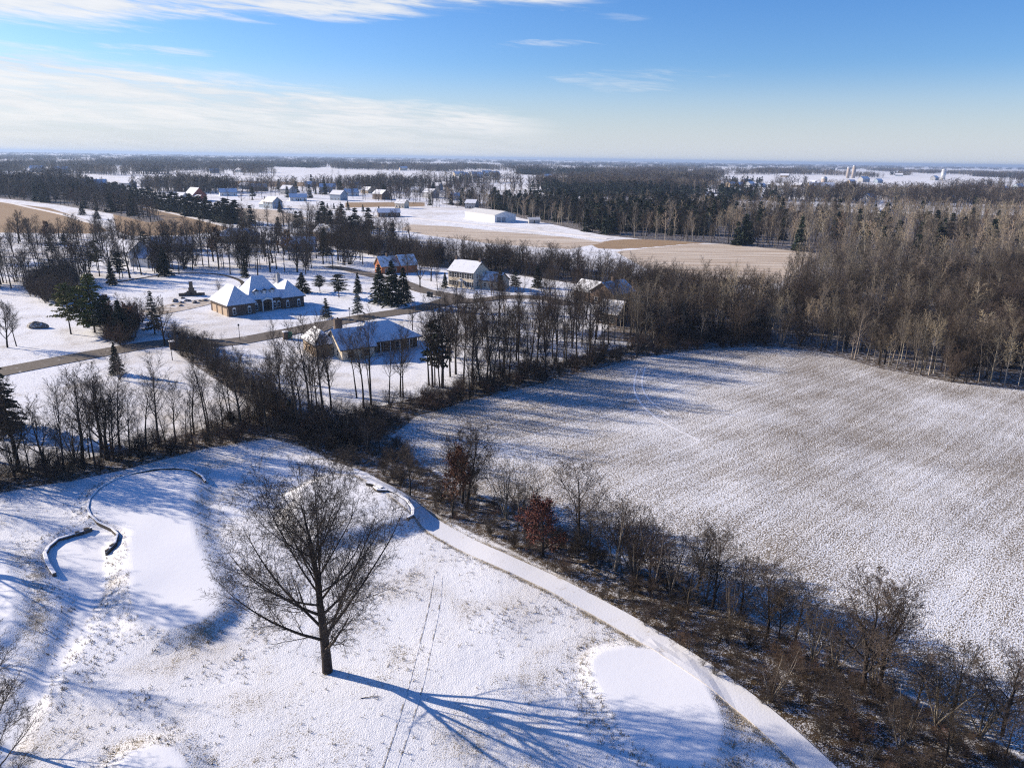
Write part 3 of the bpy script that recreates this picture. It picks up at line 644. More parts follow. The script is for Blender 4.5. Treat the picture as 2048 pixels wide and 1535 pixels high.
P_['bluesm'] = conifer('blue_spruce', 311, 4.6, 1.3, M['needle_blue'], 18, 8, 0.06, 0.16, 9, 0.18, 0.2, 0.07)
P_['pine0'] = conifer('pine', 320, 14, 3.6, M['needle_yellow'], 17, 9, 0.26, -0.12, 22, 0.40, 0.42, 0.22, 0.42)
P_['pine1'] = conifer('pine', 321, 15, 4.2, M['needle_yellow'], 22, 11, 0.10, -0.10, 24, 0.42, 0.35, 0.24, 0.45)
P_['pinedk'] = conifer('pine', 322, 13, 3.2, M['needle'], 18, 9, 0.28, -0.05, 22, 0.38, 0.4, 0.2, 0.45)
# light meshes for masses far off
def far_dec(name, seed, H, mt, mc, rmin, n1=9, n2=6, n3=5, t0=0.3):
    return decid(name, seed, H, 0.22, [L_(n1, 0.42, 42, 5, 0.06, 0.02, 0.15, t0, 0.5, 0.55, angfall=.4), L_(n2, 0.5, 38, 4, 0.14, 0.07, 0.25, 0.15, 0.5, 0.6), L_(n3, 0.5, 40, 2, 0.2, 0.04, 0.4, 0.1, 0.4, 0.7), L_(0, 0, 0, 1, 0.2, 0.03, 0.5)], mt, mc, 1, LOW, rmin)
for i in range(3): P_[f'fdark{i}'] = far_dec('far_dark', 400 + i, 14, M['bark'], M['twig'], 0.030)
for i in range(3): P_[f'fgrey{i}'] = far_dec('far_grey', 410 + i, 15, M['bark_grey'], M['twig_grey'], 0.032)
for i in range(3): P_[f'fpale{i}'] = far_dec('far_pale', 420 + i, 17, M['bark_pale'], M['twig_pale'], 0.034, t0=0.35)
P_['fred'] = far_dec('far_red', 430, 9, M['bark'], M['twig_red'], 0.032, 10, 7, 5, 0.12)
for i in range(2): P_[f'fever{i}'] = conifer('far_spruce', 440 + i, 13, 2.9, M['needle'], 14, 10, 0.03, 0.2, 8, 0.75, 0.2)

def scatter(name, protos, P, pid, scale, label, cat, rot=None):
    """one mass of many plants: points on the land carrying whole plants"""
    n = len(P); V = np.column_stack([P, hgt(P)]); me = bpy.data.meshes.new(name); me.vertices.add(n); me.vertices.foreach_set('co', V.astype(np.float32).ravel())
    rot = NR.uniform(0, 6.283, n) if rot is None else rot
    for nm, ty, val in (('rz', 'FLOAT', rot), ('sc', 'FLOAT', scale), ('sw', 'FLOAT', scale * NR.uniform(0.85, 1.6, n)), ('pid', 'INT', pid)):
        at = me.attributes.new(nm, ty, 'POINT'); at.data.foreach_set('value', np.asarray(val, np.float32 if ty == 'FLOAT' else np.int32))
    me.update(); o = bpy.data.objects.new(name, me); COL.objects.link(o)
    ng = bpy.data.node_groups.new(name, 'GeometryNodeTree')
    ng.interface.new_socket('Geometry', in_out='INPUT', socket_type='NodeSocketGeometry'); ng.interface.new_socket('Geometry', in_out='OUTPUT', socket_type='NodeSocketGeometry')
    N = ng.nodes; gi = N.new('NodeGroupInput'); go = N.new('NodeGroupOutput'); jn = N.new('GeometryNodeJoinGeometry'); lk = ng.links.new
    def att(nm, ty):
        a = N.new('GeometryNodeInputNamedAttribute'); a.data_type = ty; a.inputs[0].default_value = nm; return a.outputs[0]
    rz, sc_, pd = att('rz', 'FLOAT'), att('sc', 'FLOAT'), att('pid', 'INT')
    cx = N.new('ShaderNodeCombineXYZ'); lk(rz, cx.inputs[2]); cs = N.new('ShaderNodeCombineXYZ')
    sw = att('sw', 'FLOAT')
    for i in range(3): lk(sw if i < 2 else sc_, cs.inputs[i])
    e2r = N.new('FunctionNodeEulerToRotation'); lk(cx.outputs[0], e2r.inputs[0])
    for k, pr in enumerate(protos):
        cmp_ = N.new('FunctionNodeCompare'); cmp_.data_type = 'INT'; cmp_.operation = 'EQUAL'
        ii = [s for s in cmp_.inputs if s.type == 'INT']; lk(pd, ii[0]); ii[1].default_value = k
        ob = N.new('GeometryNodeObjectInfo'); ob.inputs[0].default_value = pr; ob.inputs['As Instance'].default_value = True
        ip = N.new('GeometryNodeInstanceOnPoints'); lk(gi.outputs[0], ip.inputs['Points']); lk(cmp_.outputs[0], ip.inputs['Selection'])
        lk(ob.outputs['Geometry'], ip.inputs['Instance']); lk(e2r.outputs[0], ip.inputs['Rotation']); lk(cs.outputs[0], ip.inputs['Scale'])
        lk(ip.outputs[0], jn.inputs[0])
    lk(jn.outputs[0], go.inputs[0]); md = o.modifiers.new('plants', 'NODES'); md.node_group = ng
    return tag(o, label, cat, kind='stuff')
def fill(Q, spacing, jit=1.0, keep=1.0):
    """points spread over polygon Q, closer near, wider far"""
    lo, hi = Q.min(0), Q.max(0); n = int(keep * (hi[0] - lo[0]) * (hi[1] - lo[1]) / spacing ** 2)
    P = np.column_stack([NR.uniform(lo[0], hi[0], n), NR.uniform(lo[1], hi[1], n)])
    P = P[inside(P, Q)]; return P[in_view(P)]
def in_view(P, m=0.80):
    return (P[:, 1] > 20) & (np.abs(P[:, 0]) < m * P[:, 1] + 12)
TREES = []                  # (root location) of single trees, to keep masses off them
def tree(name, pk, x, y, h, label, cat='tree', group=None, rz=None, lean=0.0, wide=1.0):
    pr = P_[pk]; s = h / pr.H; z = H1(x, y); r_ = empty(name, (x, y, z), random.uniform(0, 6.28) if rz is None else rz)
    r_.scale = (s * wide, s * wide, s)
    if lean: r_.rotation_euler = (lean * random.uniform(-1, 1), lean * random.uniform(-1, 1), r_.rotation_euler[2])
    for nm, me in (('trunk', pr.trunk), ('crown', pr.crown)):
        o = bpy.data.objects.new(nm, me); COL.objects.link(o); o.parent = r_
    TREES.append((x, y)); return tag(r_, label, cat, group)
def ptree(name, pk, u, v, vt, label, cat='tree', group=None, **k):
    g = gnd(u, v); return tree(name, pk, g[0], g[1], hop(u, v, vt), label, cat, group, **k)

# ------------------------------------------------------------------ houses
def hip(mb, x0, x1, y0, y1, z, h, ov=0.5, th=0.22, flat=0.0):
    """hipped roof with an eave board; ridge along the longer side; flat keeps a short ridge on a square plan"""
    x0 -= ov; x1 += ov; y0 -= ov; y1 += ov; w, d = x1 - x0, y1 - y0; e = [(x0, y0), (x1, y0), (x1, y1), (x0, y1)]
    if w >= d: i = d / 2 - flat; r_ = [(x0 + i, (y0 + y1) / 2), (x1 - i, (y0 + y1) / 2)]
    else: i = w / 2 - flat; r_ = [((x0 + x1) / 2, y0 + i), ((x0 + x1) / 2, y1 - i)]
    if w >= d and r_[0][0] > r_[1][0]: r_ = [((x0 + x1) / 2 - .2, (y0 + y1) / 2), ((x0 + x1) / 2 + .2, (y0 + y1) / 2)]
    V = [(a, b, z) for a, b in e] + [(a, b, z + th) for a, b in e] + [(a, b, z + th + h) for a, b in r_]
    top = [(4, 5, 9, 8), (5, 6, 9), (6, 7, 8, 9), (7, 4, 8)] if w >= d else [(4, 5, 8), (5, 6, 9, 8), (6, 7, 9), (7, 4, 8, 9)]
    return mb.add(V, [(3, 2, 1, 0), (0, 1, 5, 4), (1, 2, 6, 5), (2, 3, 7, 6), (3, 0, 4, 7)] + top)
def gable(mb, x0, x1, y0, y1, z, h, axis='x', ov=0.45, th=0.22):
    """pitched roof of two thick slopes; axis = ridge direction"""
    if axis == 'x': a0, a1, b0, b1 = x0 - ov, x1 + ov, y0, y1
    else: a0, a1, b0, b1 = y0 - ov, y1 + ov, x0, x1
    m = (b0 + b1) / 2; k = h / ((b1 - b0) / 2); e0, e1 = b0 - ov, b1 + ov; zl = z - k * ov
    pts = [(e0, zl), (m, z + h), (e1, zl), (e1, zl + th), (m, z + h + th * 1.2), (e0, zl + th)]
    return mb.prism([pts[0], pts[1], pts[4], pts[5]], axis, a0, a1).prism([pts[1], pts[2], pts[3], pts[4]], axis, a0, a1) if False else mb.prism(pts, axis, a0, a1)
def gwall(mb, x0, x1, y0, y1, z, h, axis='x'):
    """walls with gable ends"""
    if axis == 'x': return mb.prism([(y0, 0), (y1, 0), (y1, z), ((y0 + y1) / 2, z + h), (y0, z)], 'x', x0, x1)
    return mb.prism([(x0, 0), (x1, 0), (x1, z), ((x0 + x1) / 2, z + h), (x0, z)], 'y', y0, y1)
def window(root, side, a, z, w, h, wall, frame='trim', arch=False, name='window'):
    """side: 'f' front (-y), 'b' back (+y), 'l' (-x), 'r' (+x); a along that wall, wall = its coordinate"""
    t = 0.10; fr = MB(); pn = MB(); s = -1 if side in 'fl' else 1
    def bx(mb, a0, a1, z0, z1, d0, d1):
        lo, hi = sorted((wall + s * d0, wall + s * d1))
        if side in 'fb': mb.box(a0, a1, lo, hi, z0, z1)
        else: mb.box(lo, hi, a0, a1, z0, z1)
    x0, x1 = a - w / 2, a + w / 2
    bx(fr, x0 - t, x0, z - t, z + h + t, -0.02, 0.09); bx(fr, x1, x1 + t, z - t, z + h + t, -0.02, 0.09)
    bx(fr, x0, x1, z - t * 1.4, z, -0.02, 0.12); bx(fr, x0, x1, z + h, z + h + t, -0.02, 0.09); bx(fr, x0, x1, z + h * .5 - .03, z + h * .5 + .03, 0.0, 0.07)
    if arch:
        n = 8; P = [(a + (w / 2 + t) * math.cos(q), z + h + t + (w / 2 + t) * math.sin(q)) for q in np.linspace(0, math.pi, n)]
        lo, hi = sorted((wall - s * .02, wall + s * .09))
        fr.prism(P, 'y' if side in 'fb' else 'x', lo, hi)
    bx(pn, x0, x1, z, z + h, -0.015, 0.04)
    f = fr.build(name, M[frame], root); pn.build('pane', M['glass'], f); return f
def chimney(root, x, y, z0, z1, w=0.9, d=0.7, mat='brick_dark'):
    c = MB().box(x - w / 2, x + w / 2, y - d / 2, y + d / 2, z0, z1).box(x - w / 2 - .08, x + w / 2 + .08, y - d / 2 - .08, y + d / 2 + .08, z1, z1 + .16).build('chimney', M[mat], root)
    MB().box(x - .16, x + .16, y - .16, y + .16, z1 + .16, z1 + .5).build('flue', M['dark'], c); return c
def house_at(x, y, rz, name, label, cat='house', group=None):
    o = empty(name, (x, y, H1(x, y) - 0.05), R(rz)); return tag(o, label, cat, group)

def chateau():
    g = gnd(458, 634); h = house_at(g[0], g[1], 43, 'house', 'dark brick chateau style house with steep snowy hipped roofs and a triple garage'); h.scale = (.89, .89, .86)
    MB().box(0, 8, 0, 13, 0, 3.2).build('wall', M['brick_dark'], h)
    MB().box(8.003, 17, 2.2, 12, 0, 3.6).build('wall', M['brick_dark'], h)
    MB().box(17.003, 24, 0.9, 12, 0, 3.4).build('wall', M['brick_dark'], h)
    hip(MB(), 0, 8, 0, 13, 3.2, 5.0, 0.5, 0.3).build('roof', M['roof_snow'], h)
    hip(MB(), 7.2, 17.8, 2.2, 12.5, 3.6, 6.4, 0.5, 0.3, 1.6).build('roof', M['roof_snow'], h)
    r3 = hip(MB(), 17.2, 24, 0.9, 12, 3.4, 4.8, 0.5, 0.3).build('roof', M['roof_snow'], h)
    chimney(r3, 19.8, 8.6, 5.0, 9.8, 1.0, 0.8, 'siding_grey')
    hip(MB(), 7.2, 12.0, 11.0, 15.5, 3.2, 3.4, 0.4, 0.25).build('roof', M['roof_tan'], h)
    MB().box(7.6, 11.6, 11.4, 15.2, 0, 3.2).build('wall', M['brick_dark'], h)
    for k in range(3):
        y = 2.3 + k * 3.9
        d = MB().box(-0.06, 0.02, y - 1.5, y + 1.5, 0.05, 2.35).build('garage_door', M['door_tan'], h)
        for q in range(4): MB().box(-0.10, -0.055, y - 1.45, y + 1.45, 0.12 + q * .56, 0.58 + q * .56).build('door_panel', M['door_tan'], d)
        MB().box(-0.12, 0.02, y + 1.55, y + 2.2, 0.03, 2.6).build('pier', M['brick_dark'], h)
    for x in (1.7, 6.2): window(h, 'f', x, 0.7, 0.75, 1.5, 0, 'trim', True)
    for x, w in ((9.3, 2.2), (15.0, 2.2), (16.4, 2.2), (18.6, 0.9), (22.2, 0.9)): window(h, 'f', x, 0.7, 0.75, 1.6, w, 'trim', True)
    window(h, 'r', 3.5, 0.7, 0.8, 1.5, 24, 'trim', True); window(h, 'r', 8.5, 0.7, 0.8, 1.5, 24, 'trim', True)
    # entrance: arched portico with two columns
    p = MB(); p.prism([(10.7 + 3.3 * t, 3.25 + 0.55 * math.sin(math.pi * t)) for t in np.linspace(0, 1, 9)] + [(14.0, 3.75 + .1), (12.35, 4.45), (10.7, 3.85)], 'y', 0.9, 2.4).build('portico', M['trim'], h)
    for x in (10.85, 13.85): MB().lathe([(0.24, 0), (0.24, .15), (0.17, .2), (0.15, 3.1), (0.22, 3.2), (0.22, 3.3)], 10, x, 1.1).build('column', M['trim'], h)
    MB().box(11.4, 13.3, 2.12, 2.19, 0.1, 2.6).build('door', M['dark'], h); MB().box(10.3, 14.4, 0.5, 2.2, 0, 0.18).build('porch_step', M['concrete'], h)
    for x in (9.9, 12.4, 14.9):
        dm = MB().box(x - .75, x + .75, 3.0, 5.2, 4.6, 6.3).build('dormer', M['siding_grey'], h)
        gable(MB(), x - .75, x + .75, 3.0, 5.6, 6.3, .45, 'y', .2, .14).build('dormer_roof', M['roof_snow'], dm)
        f = MB().box(x - .42, x + .42, 2.93, 2.995, 4.85, 6.1).build('dormer_window', M['trim'], dm)
chateau()
def ranch():
    g = gnd(690, 720); h = house_at(g[0], g[1], 34, 'house', 'low ranch house with long snowy hipped roof and cream gable end beside the road'); h.scale = (.93, .93, .88)
    MB().box(3.5, 19, 2.6, 12, 0, 2.9).build('wall', M['siding_brown'], h)
    hip(MB(), 2.5, 19, 1.2, 12, 2.9, 3.6, 0.6, 0.28).build('roof', M['roof_bare'], h)
    gwall(MB(), -0.8, 6.8, -0.6, 9, 2.9, 3.4, 'x').build('wall', M['siding_cream'], h)
    gable(MB(), -0.8, 6.8, -0.6, 9, 2.9, 3.4, 'x', 0.55, 0.28).build('roof', M['roof_snow'], h)
    MB().box(-4.6, -0.81, 5.2, 14.0, 0, 2.8).build('wall', M['siding_tan'], h)
    hip(MB(), -4.6, -0.3, 5.2, 14.0, 2.8, 3.0, 0.5, 0.28).build('roof', M['roof_thin'], h)
    chimney(h, 1.2, 6.4, 4.6, 8.3, 1.7, 1.1, 'brick_dark')
    for k in range(7):
        x = 4.2 + k * 2.4
        MB().box(x - .09, x + .09, 1.0, 1.18, 0, 2.86).build('porch_post', M['trim'], h)
    for x in (8, 11, 14, 17): window(h, 'f', x, 0.7, 1.3, 1.5, 2.6, 'trim_cream')
    for y in (2, 4.5, 7): window(h, 'l', y, 0.7, 1.0, 1.4, -0.8, 'trim_cream')
    window(h, 'f', 1.2, 0.6, 1.4, 1.5, -0.6, 'trim_cream'); window(h, 'f', 5.0, 0.6, 1.4, 1.5, -0.6, 'trim_cream'); window(h, 'r', 5, 0.7, 1.3, 1.4, 19, 'trim_cream')
    for y in (7.2, 11): MB().box(-4.68, -4.59, y - 1.4, y + 1.4, 0.05, 2.3).build('garage_door', M['door_tan'], h)
    MB().box(9.2, 10.2, 2.53, 2.6, 0.1, 2.2).build('door', M['dark'], h)
    MB().box(2.5, 19.2, 0.8, 2.55, 0.05, 0.16).build('porch_floor', M['snow'], h)
ranch()
def colonial():
    g = gnd(897, 572); h = house_at(g[0], g[1], -33, 'house', 'tall cream two storey house with shuttered windows and two chimneys'); h.scale = (.9, .9, .92)
    gwall(MB(), 0, 11, 0, 9.4, 5.6, 3.2, 'x').build('wall', M['siding_cream'], h)
    r_ = gable(MB(), 0, 11, 0, 9.4, 5.6, 3.2, 'x', 0.4, 0.25).build('roof', M['roof_snow'], h)
    chimney(r_, 0.2, 4.7, 7.8, 10.0); chimney(r_, 10.6, 4.7, 7.8, 10.0)
    for x in (1.2, 3.3, 5.5, 7.7, 9.8):
        for z in (0.8, 3.6):
            if x == 5.5 and z < 1: continue
            w = window(h, 'f', x, z, 0.85, 1.5, 0, 'trim')
            for s in (-1, 1): MB().box(x + s * .78 - .17, x + s * .78 + .17, -0.09, -0.01, z - .05, z + 1.55).build('shutter', M['dark'], w)
    for y in (2.2, 6.8):
        for z in (0.8, 3.6): window(h, 'r', y, z, 0.85, 1.5, 11, 'trim')
    MB().box(5.0, 6.0, -0.08, 0.0, 0.1, 2.2).build('door', M['dark'], h)
    MB().prism([(4.4, 2.4), (6.6, 2.4), (6.6, 2.7), (5.5, 3.3), (4.4, 2.7)], 'y', -1.2, -0.01).build('portico', M['trim'], h)
    for x in (4.6, 6.4): MB().lathe([(.14, 0), (.11, .1), (.1, 2.4)], 8, x, -1.0).build('column', M['trim'], h)
    gwall(MB(), 11.003, 19, 3.5, 10.5, 3.0, 2.4, 'x').build('wall', M['siding_cream'], h)
    gable(MB(), 11.3, 19, 3.5, 10.5, 3.0, 2.4, 'x', 0.35, 0.22).build('roof', M['roof_thin'], h)
    for x in (13.5, 16.5): window(h, 'f', x, 0.8, 1.0, 1.3, 3.5, 'trim')
colonial()
def gen_house(u, v, rz, L, W, zh, rh, label, wall='siding_white', roof='roof_snow', kind='gable', axis='x', nf=3, ns=2, wing=None, chim=None, two=False, name='house', cat='house', group=None, door=True):
    g = gnd(u, v); h = house_at(g[0], g[1], rz, name, label, cat, group)
    if kind == 'gable': gwall(MB(), 0, L, 0, W, zh, rh, axis).build('wall', M[wall], h); r_ = gable(MB(), 0, L, 0, W, zh, rh, axis).build('roof', M[roof], h)
    else: MB().box(0, L, 0, W, 0, zh).build('wall', M[wall], h); r_ = hip(MB(), 0, L, 0, W, zh, rh).build('roof', M[roof], h)
    if wing:
        x0, x1, y0, y1, wz, wr, ax = wing
        gwall(MB(), x0, x1, y0, y1, wz, wr, ax).build('wall', M[wall], h); gable(MB(), x0, x1, y0, y1, wz, wr, ax, .4, .2).build('roof', M[roof], h)
    if chim: chimney(r_, chim[0] * L, W / 2, zh + rh * .6, zh + rh + 1.2)
    for z in ((0.8, 3.5) if two else (0.8,)):
        for k in range(nf): window(h, 'f', L * (k + .5) / nf, z, 1.0, 1.3, 0)
        for k in range(ns):
            window(h, 'l', W * (k + .5) / ns, z, 1.0, 1.3, 0); window(h, 'r', W * (k + .5) / ns, z, 1.0, 1.3, L)
    if door: MB().box(L * .5 - .5, L * .5 + .5, -0.07, -0.005, 0.05, 2.1).build('door', M['dark'], h)
    return h
# houses among the trees of the near lots
gen_house(750, 543, -58, 7.5, 8.0, 3.2, 3.4, 'red brick gabled house behind the clump of dark spruces', 'brick_red', 'roof_tan', axis='y', nf=2, ns=2, wing=(1.0, 9.5, 8.003, 15, 3.4, 3.6, 'y'), chim=(.5,), door=False).scale = (.86, .86, .86)
gen_house(1180, 606, -45, 8.5, 9.5, 3.6, 2.8, 'brown house with pale blue snow on its roof among bare trees', 'siding_brown', 'roof_thin', axis='y', nf=2, ns=3, wing=(-7, -0.003, 1, 8, 3.0, 2.6, 'x'), chim=(.5,))
gen_house(1192, 645, -38, 6, 7, 3.0, 2.6, 'small dark brown gabled house beside the tilled field treeline', 'siding_brown', 'roof_tan', nf=2, ns=2)
gen_house(433, 486, 18, 19, 11, 3.0, 3.2, 'long low house whose roof shows bright blue snow', 'siding_tan', 'roof_snow', 'hip', nf=5, wing=(11, 16, -3, 5, 3.0, 2.4, 'y'), chim=(.6,))
gen_house(565, 503, 15, 14, 9, 2.9, 2.6, 'small pale house with blue snow roof between tall trees', 'siding_white', 'roof_snow', nf=4)
gen_house(222, 528, -30, 12, 9, 5.4, 3.4, 'white two storey house with bright gable behind the bare trees', 'siding_white', 'roof_snow', nf=4, two=True, wing=(12.003, 19, 2, 10, 3.4, 3.0, 'x'), chim=(.3,))
gen_house(300, 503, 12, 16, 9, 2.9, 2.6, 'low house half hidden behind the white two storey house', 'siding_grey', 'roof_snow', nf=4)
gen_house(628, 482, -25, 13, 10, 4.6, 3.2, 'tan house with two chimneys among dark trees', 'siding_tan', 'roof_thin', nf=4, two=False, chim=(.3,))
# further houses
gen_house(527, 416, -40, 13, 9, 5.2, 3.6, 'grey two storey house standing alone before the village', 'siding_blue', 'roof_tan', nf=4, two=True, wing=(-8, -0.003, 1, 8, 3.0, 2.6, 'x'))
gen_house(580, 402, 20, 15, 10, 3.2, 3.0, 'white roofed house beyond the grey two storey house', 'siding_white', 'roof_snow', nf=4)
gen_house(757, 434, 15, 15, 9, 3.0, 2.4, 'dark low house with blue roof and hedge beside the lane', 'siding_brown', 'roof_snow', nf=4)
gen_house(790, 416, -25, 9, 7, 4.0, 3.0, 'small sunlit cream house near the lane', 'siding_cream', 'roof_tan', nf=3)
gen_house(905, 400, 20, 12, 9, 3.6, 3.0, 'white house half hidden by the dark wood', 'siding_white', 'roof_snow', nf=3)
gen_house(930, 417, -20, 9, 8, 4.6, 2.6, 'pale upright house at the end of the white barn', 'siding_grey', 'roof_snow', nf=2, two=True)
gen_house(370, 400, -40, 15, 13, 5.0, 6.0, 'big barn with red side and steep white roof', 'barn_red', 'roof_snow', nf=0, ns=0, name='barn', cat='barn', wing=(15.003, 26, -1, 6, 3.2, 2.0, 'x'))
gen_house(350, 401, -30, 10, 8, 4.0, 3.0, 'white farmhouse next to the red sided barn', 'siding_white', 'roof_snow', nf=3)
gen_house(165, 377, 20, 24, 14, 5.0, 5.0, 'sprawling house with many pale blue gables near the prairie', 'siding_white', 'roof_snow', nf=5, two=True, wing=(6, 13, -5, 6, 4.6, 4.0, 'y'))
gen_house(238, 373, -25, 18, 11, 4.6, 4.0, 'blue roofed house, first of three beyond the windbreak', 'siding_grey', 'roof_snow', nf=4)
gen_house(283, 373, 12, 28, 11, 3.4, 4.0, 'long blue roofed house, middle of three beyond the windbreak', 'siding_grey', 'roof_snow', nf=6)
gen_house(340, 376, -20, 18, 11, 3.4, 3.6, 'blue roofed house, last of three beyond the windbreak', 'siding_blue', 'roof_snow', nf=4)
gen_house(500, 382, 14, 18, 10, 4.5, 3.2, 'dark house among firs at the village edge', 'siding_brown', 'roof_thin', nf=5, two=True)
gen_house(478, 378, -20, 13, 9, 4.5, 3.2, 'pale blue gabled house among firs at the village edge', 'siding_blue', 'roof_snow', nf=3)
def white_barn():
    g = gnd(930, 437); h = house_at(g[0], g[1], -55, 'barn', 'long white metal barn in the snowy yard', 'barn'); h.scale = (.84, .84, .84)
    gwall(MB(), 0, 44, 0, 20, 5.6, 2.6, 'x').build('wall', M['siding_white'], h)
    gable(MB(), 0, 44, 0, 20, 5.6, 2.6, 'x', .3, .25).build('roof', M['roof_metal'], h)
    for y in (4, 8.5): MB().box(44.0, 44.07, y - 1.8, y + 1.8, 0.05, 4.0).build('sliding_door', M['siding_grey'], h)
    MB().box(44.0, 44.07, 13, 14, 0.05, 2.1).build('door', M['fascia'], h)
    for x in (8, 20, 32): MB().box(x - 2, x + 2, -0.07, -0.005, 0.05, 3.6).build('sliding_door', M['fascia'], h)
    for k in range(22): MB().box(k * 2 + .9, k * 2 + 1.0, -0.05, -0.004, 3.7, 5.4).build('wall_rib', M['fascia'], h)
white_barn()
gen_house(1058, 447, 8, 7, 5, 2.6, 1.0, 'little grey shed beside the long white barn', 'siding_grey', 'roof_metal', nf=1, ns=0, name='shed', cat='shed')
gen_house(820, 385, -20, 12, 9, 3.4, 3.0, 'tiny pale house at the edge of the village trees', 'siding_cream', 'roof_snow', nf=3)
def far_barn():
    g = gnd(1618, 393); h = house_at(g[0], g[1], -6, 'barn', 'long barn with snow white roof rising from the pale wood', 'barn')
    gwall(MB(), 0, 30, 0, 16, 10, 7, 'x').build('wall', M['siding_tan'], h); gable(MB(), 0, 30, 0, 16, 10, 7, 'x').build('roof', M['roof_snow'], h)
    MB().box(12, 17, -.08, -.005, .1, 6).build('sliding_door', M['siding_brown'], h)
far_barn()
def silo(u, v, r_, H_, label, mat='concrete'):
    g = gnd(u, v); o = empty('silo', (g[0], g[1], g[2] - .1)); tag(o, label, 'silo')
    MB().lathe([(r_, 0), (r_, H_)], 18).build('barrel', M[mat], o, True)
    MB().lathe([(r_ * 1.02, H_ + .003), (r_ * .95, H_ + r_ * .4), (r_ * .6, H_ + r_ * .75), (0.1, H_ + r_ * .9)], 18).build('dome', M['galv'], o, True)
    for k in range(6): MB().lathe([(r_ + .06, H_ * (k + .5) / 6), (r_ + .06, H_ * (k + .5) / 6 + .35)], 18).build('hoop', M['galv'], o)
silo(1695, 356, 4.6, 27, 'tall twin silo, paler one of the pair in the far farm')
silo(1706, 356, 5.0, 31, 'tall twin silo, taller one of the pair in the far farm')
silo(1644, 392, 3.6, 21, 'single silo standing behind the long white roofed barn', 'concrete')
silo(1885, 359, 6, 24, 'lone grey silo by the distant farmstead', 'galv')
# small far homes
rg = random.Random(3)
FAR = [(1460, 374), (1478, 376), (1500, 374), (1522, 375), (1545, 375), (1585, 374), (1610, 370), (1490, 368), (1700, 366), (1725, 364), (1755, 366), (1790, 352), (1870, 361), (1925, 378), (1945, 376), (1962, 384), (1985, 380), (2010, 384), (2035, 378), (2000, 398), (1975, 402), (2040, 404),
       (910, 352), (925, 354), (945, 356), (965, 352), (985, 354), (800, 341), (1180, 362), (1245, 360), (1275, 352), (1090, 358), (1330, 372), (1375, 374), (1405, 372), (290, 343), (420, 346), (470, 344), (60, 344), (90, 345), (110, 346), (700, 378), (860, 380), (640, 384), (1850, 400), (1880, 404), (1905, 406), (1740, 405), (1765, 440), (1560, 354), (440, 392), (560, 388), (690, 392), (722, 386), (880, 374), (845, 395), (610, 374), (412, 374), (660, 400), (745, 398)]
for i, (u, v) in enumerate(FAR):
    far = 'distant' if v < 365 else 'small'
    side = 'silo farm' if u > 1640 else 'dark woodland' if u > 1000 else 'snowy plain' if u > 560 else 'blue woods'
    wc = rg.choice(['siding_white', 'siding_tan', 'siding_grey', 'siding_cream', 'siding_blue', 'brick_dark']); big = 1.0 if v > 365 else 1.35
    gen_house(u, v, rg.choice([-45, -30, 15, 25, 40]), rg.uniform(13, 18) * big, rg.uniform(9, 11) * big, rg.choice([3.4, 5.4]) * big, 3.6 * big,
              f'{far} {M[wc].name.replace("_", " ")} house by the {side}, {ordn(i + 1)} of the far homes', wc, 'roof_snow', nf=3, ns=1, group='far homes', door=False)

# ------------------------------------------------------------------ single trees
ptree('bare_tree', 'hero', 655, 1342, 903, 'great lone bare tree casting a long shadow on the fairway', rz=0.6, wide=1.17)
def kinds(*k): return lambda: random.choice(k)
SLIM = kinds('slim0', 'slim1', 'slim2', 'slim3'); BROAD = kinds('broad0', 'broad1', 'broad2'); NEAR = kinds('near0', 'near1', 'near2')
MULTI = kinds('multi0', 'multi1'); PALE = kinds('pale0', 'pale1', 'grey0', 'pale0'); GREY = kinds('grey0', 'grey1'); SPR = kinds('spruce0', 'spruce1', 'spruce2')
# hedgerow between the golf course and the lots
ptree('bare_tree', 'broad0', 205, 898, 728, 'broad spreading bare tree rising from the hedgerow above the golf course', wide=1.15)
ptree('bare_tree', 'broad1', 95, 942, 800, 'bent bare tree at the sunny end of the golf hedgerow', lean=.12)
for u, v, vt, k in ((30, 955, 850, 'multi0'), (150, 925, 800, 'multi1')):
    ptree('bare_tree', k, u, v, vt, f'many stemmed bare tree low in the golf hedgerow, {"outer" if u < 100 else "inner"} one')
row = [(-40, 965, 800), (-15, 960, 830), (60, 950, 830), (240, 895, 735), (262, 912, 770), (292, 898, 745), (318, 888, 702), (352, 884, 748), (388, 868, 735), (418, 862, 742), (445, 858, 760), (462, 848, 735), (478, 862, 780), (500, 850, 745), (520, 858, 785), (548, 848, 735), (565, 855, 770), (585, 850, 740), (372, 892, 790), (335, 905, 800), (225, 910, 790), (180, 918, 815), (410, 880, 800), (440, 875, 800), (280, 915, 815), (120, 932, 840)]
for i, (u, v, vt) in enumerate(sorted(row)):
    ptree('bare_tree', SLIM(), u, v, vt, f'slender bare tree, {ordn(i + 1)} along the hedgerow above the golf course', group='hedgerow trees above the golf course', lean=.07, wide=1.1)
for i, (x, y) in enumerate([(-66, 84), (-73, 74), (-70, 90), (-80, 82), (-64, 66), (-78, 64), (-88, 72), (-60, 55), (-68, 50)]):
    tree('bare_tree', ('broad1', 'slim0', 'broad0', 'slim2')[i % 4], x, y, random.uniform(13, 17), f'bare tree, {ordn(i + 1)} of those standing past the sunny end of the golf course', group='trees past the sunny end of the golf course', wide=1.1)
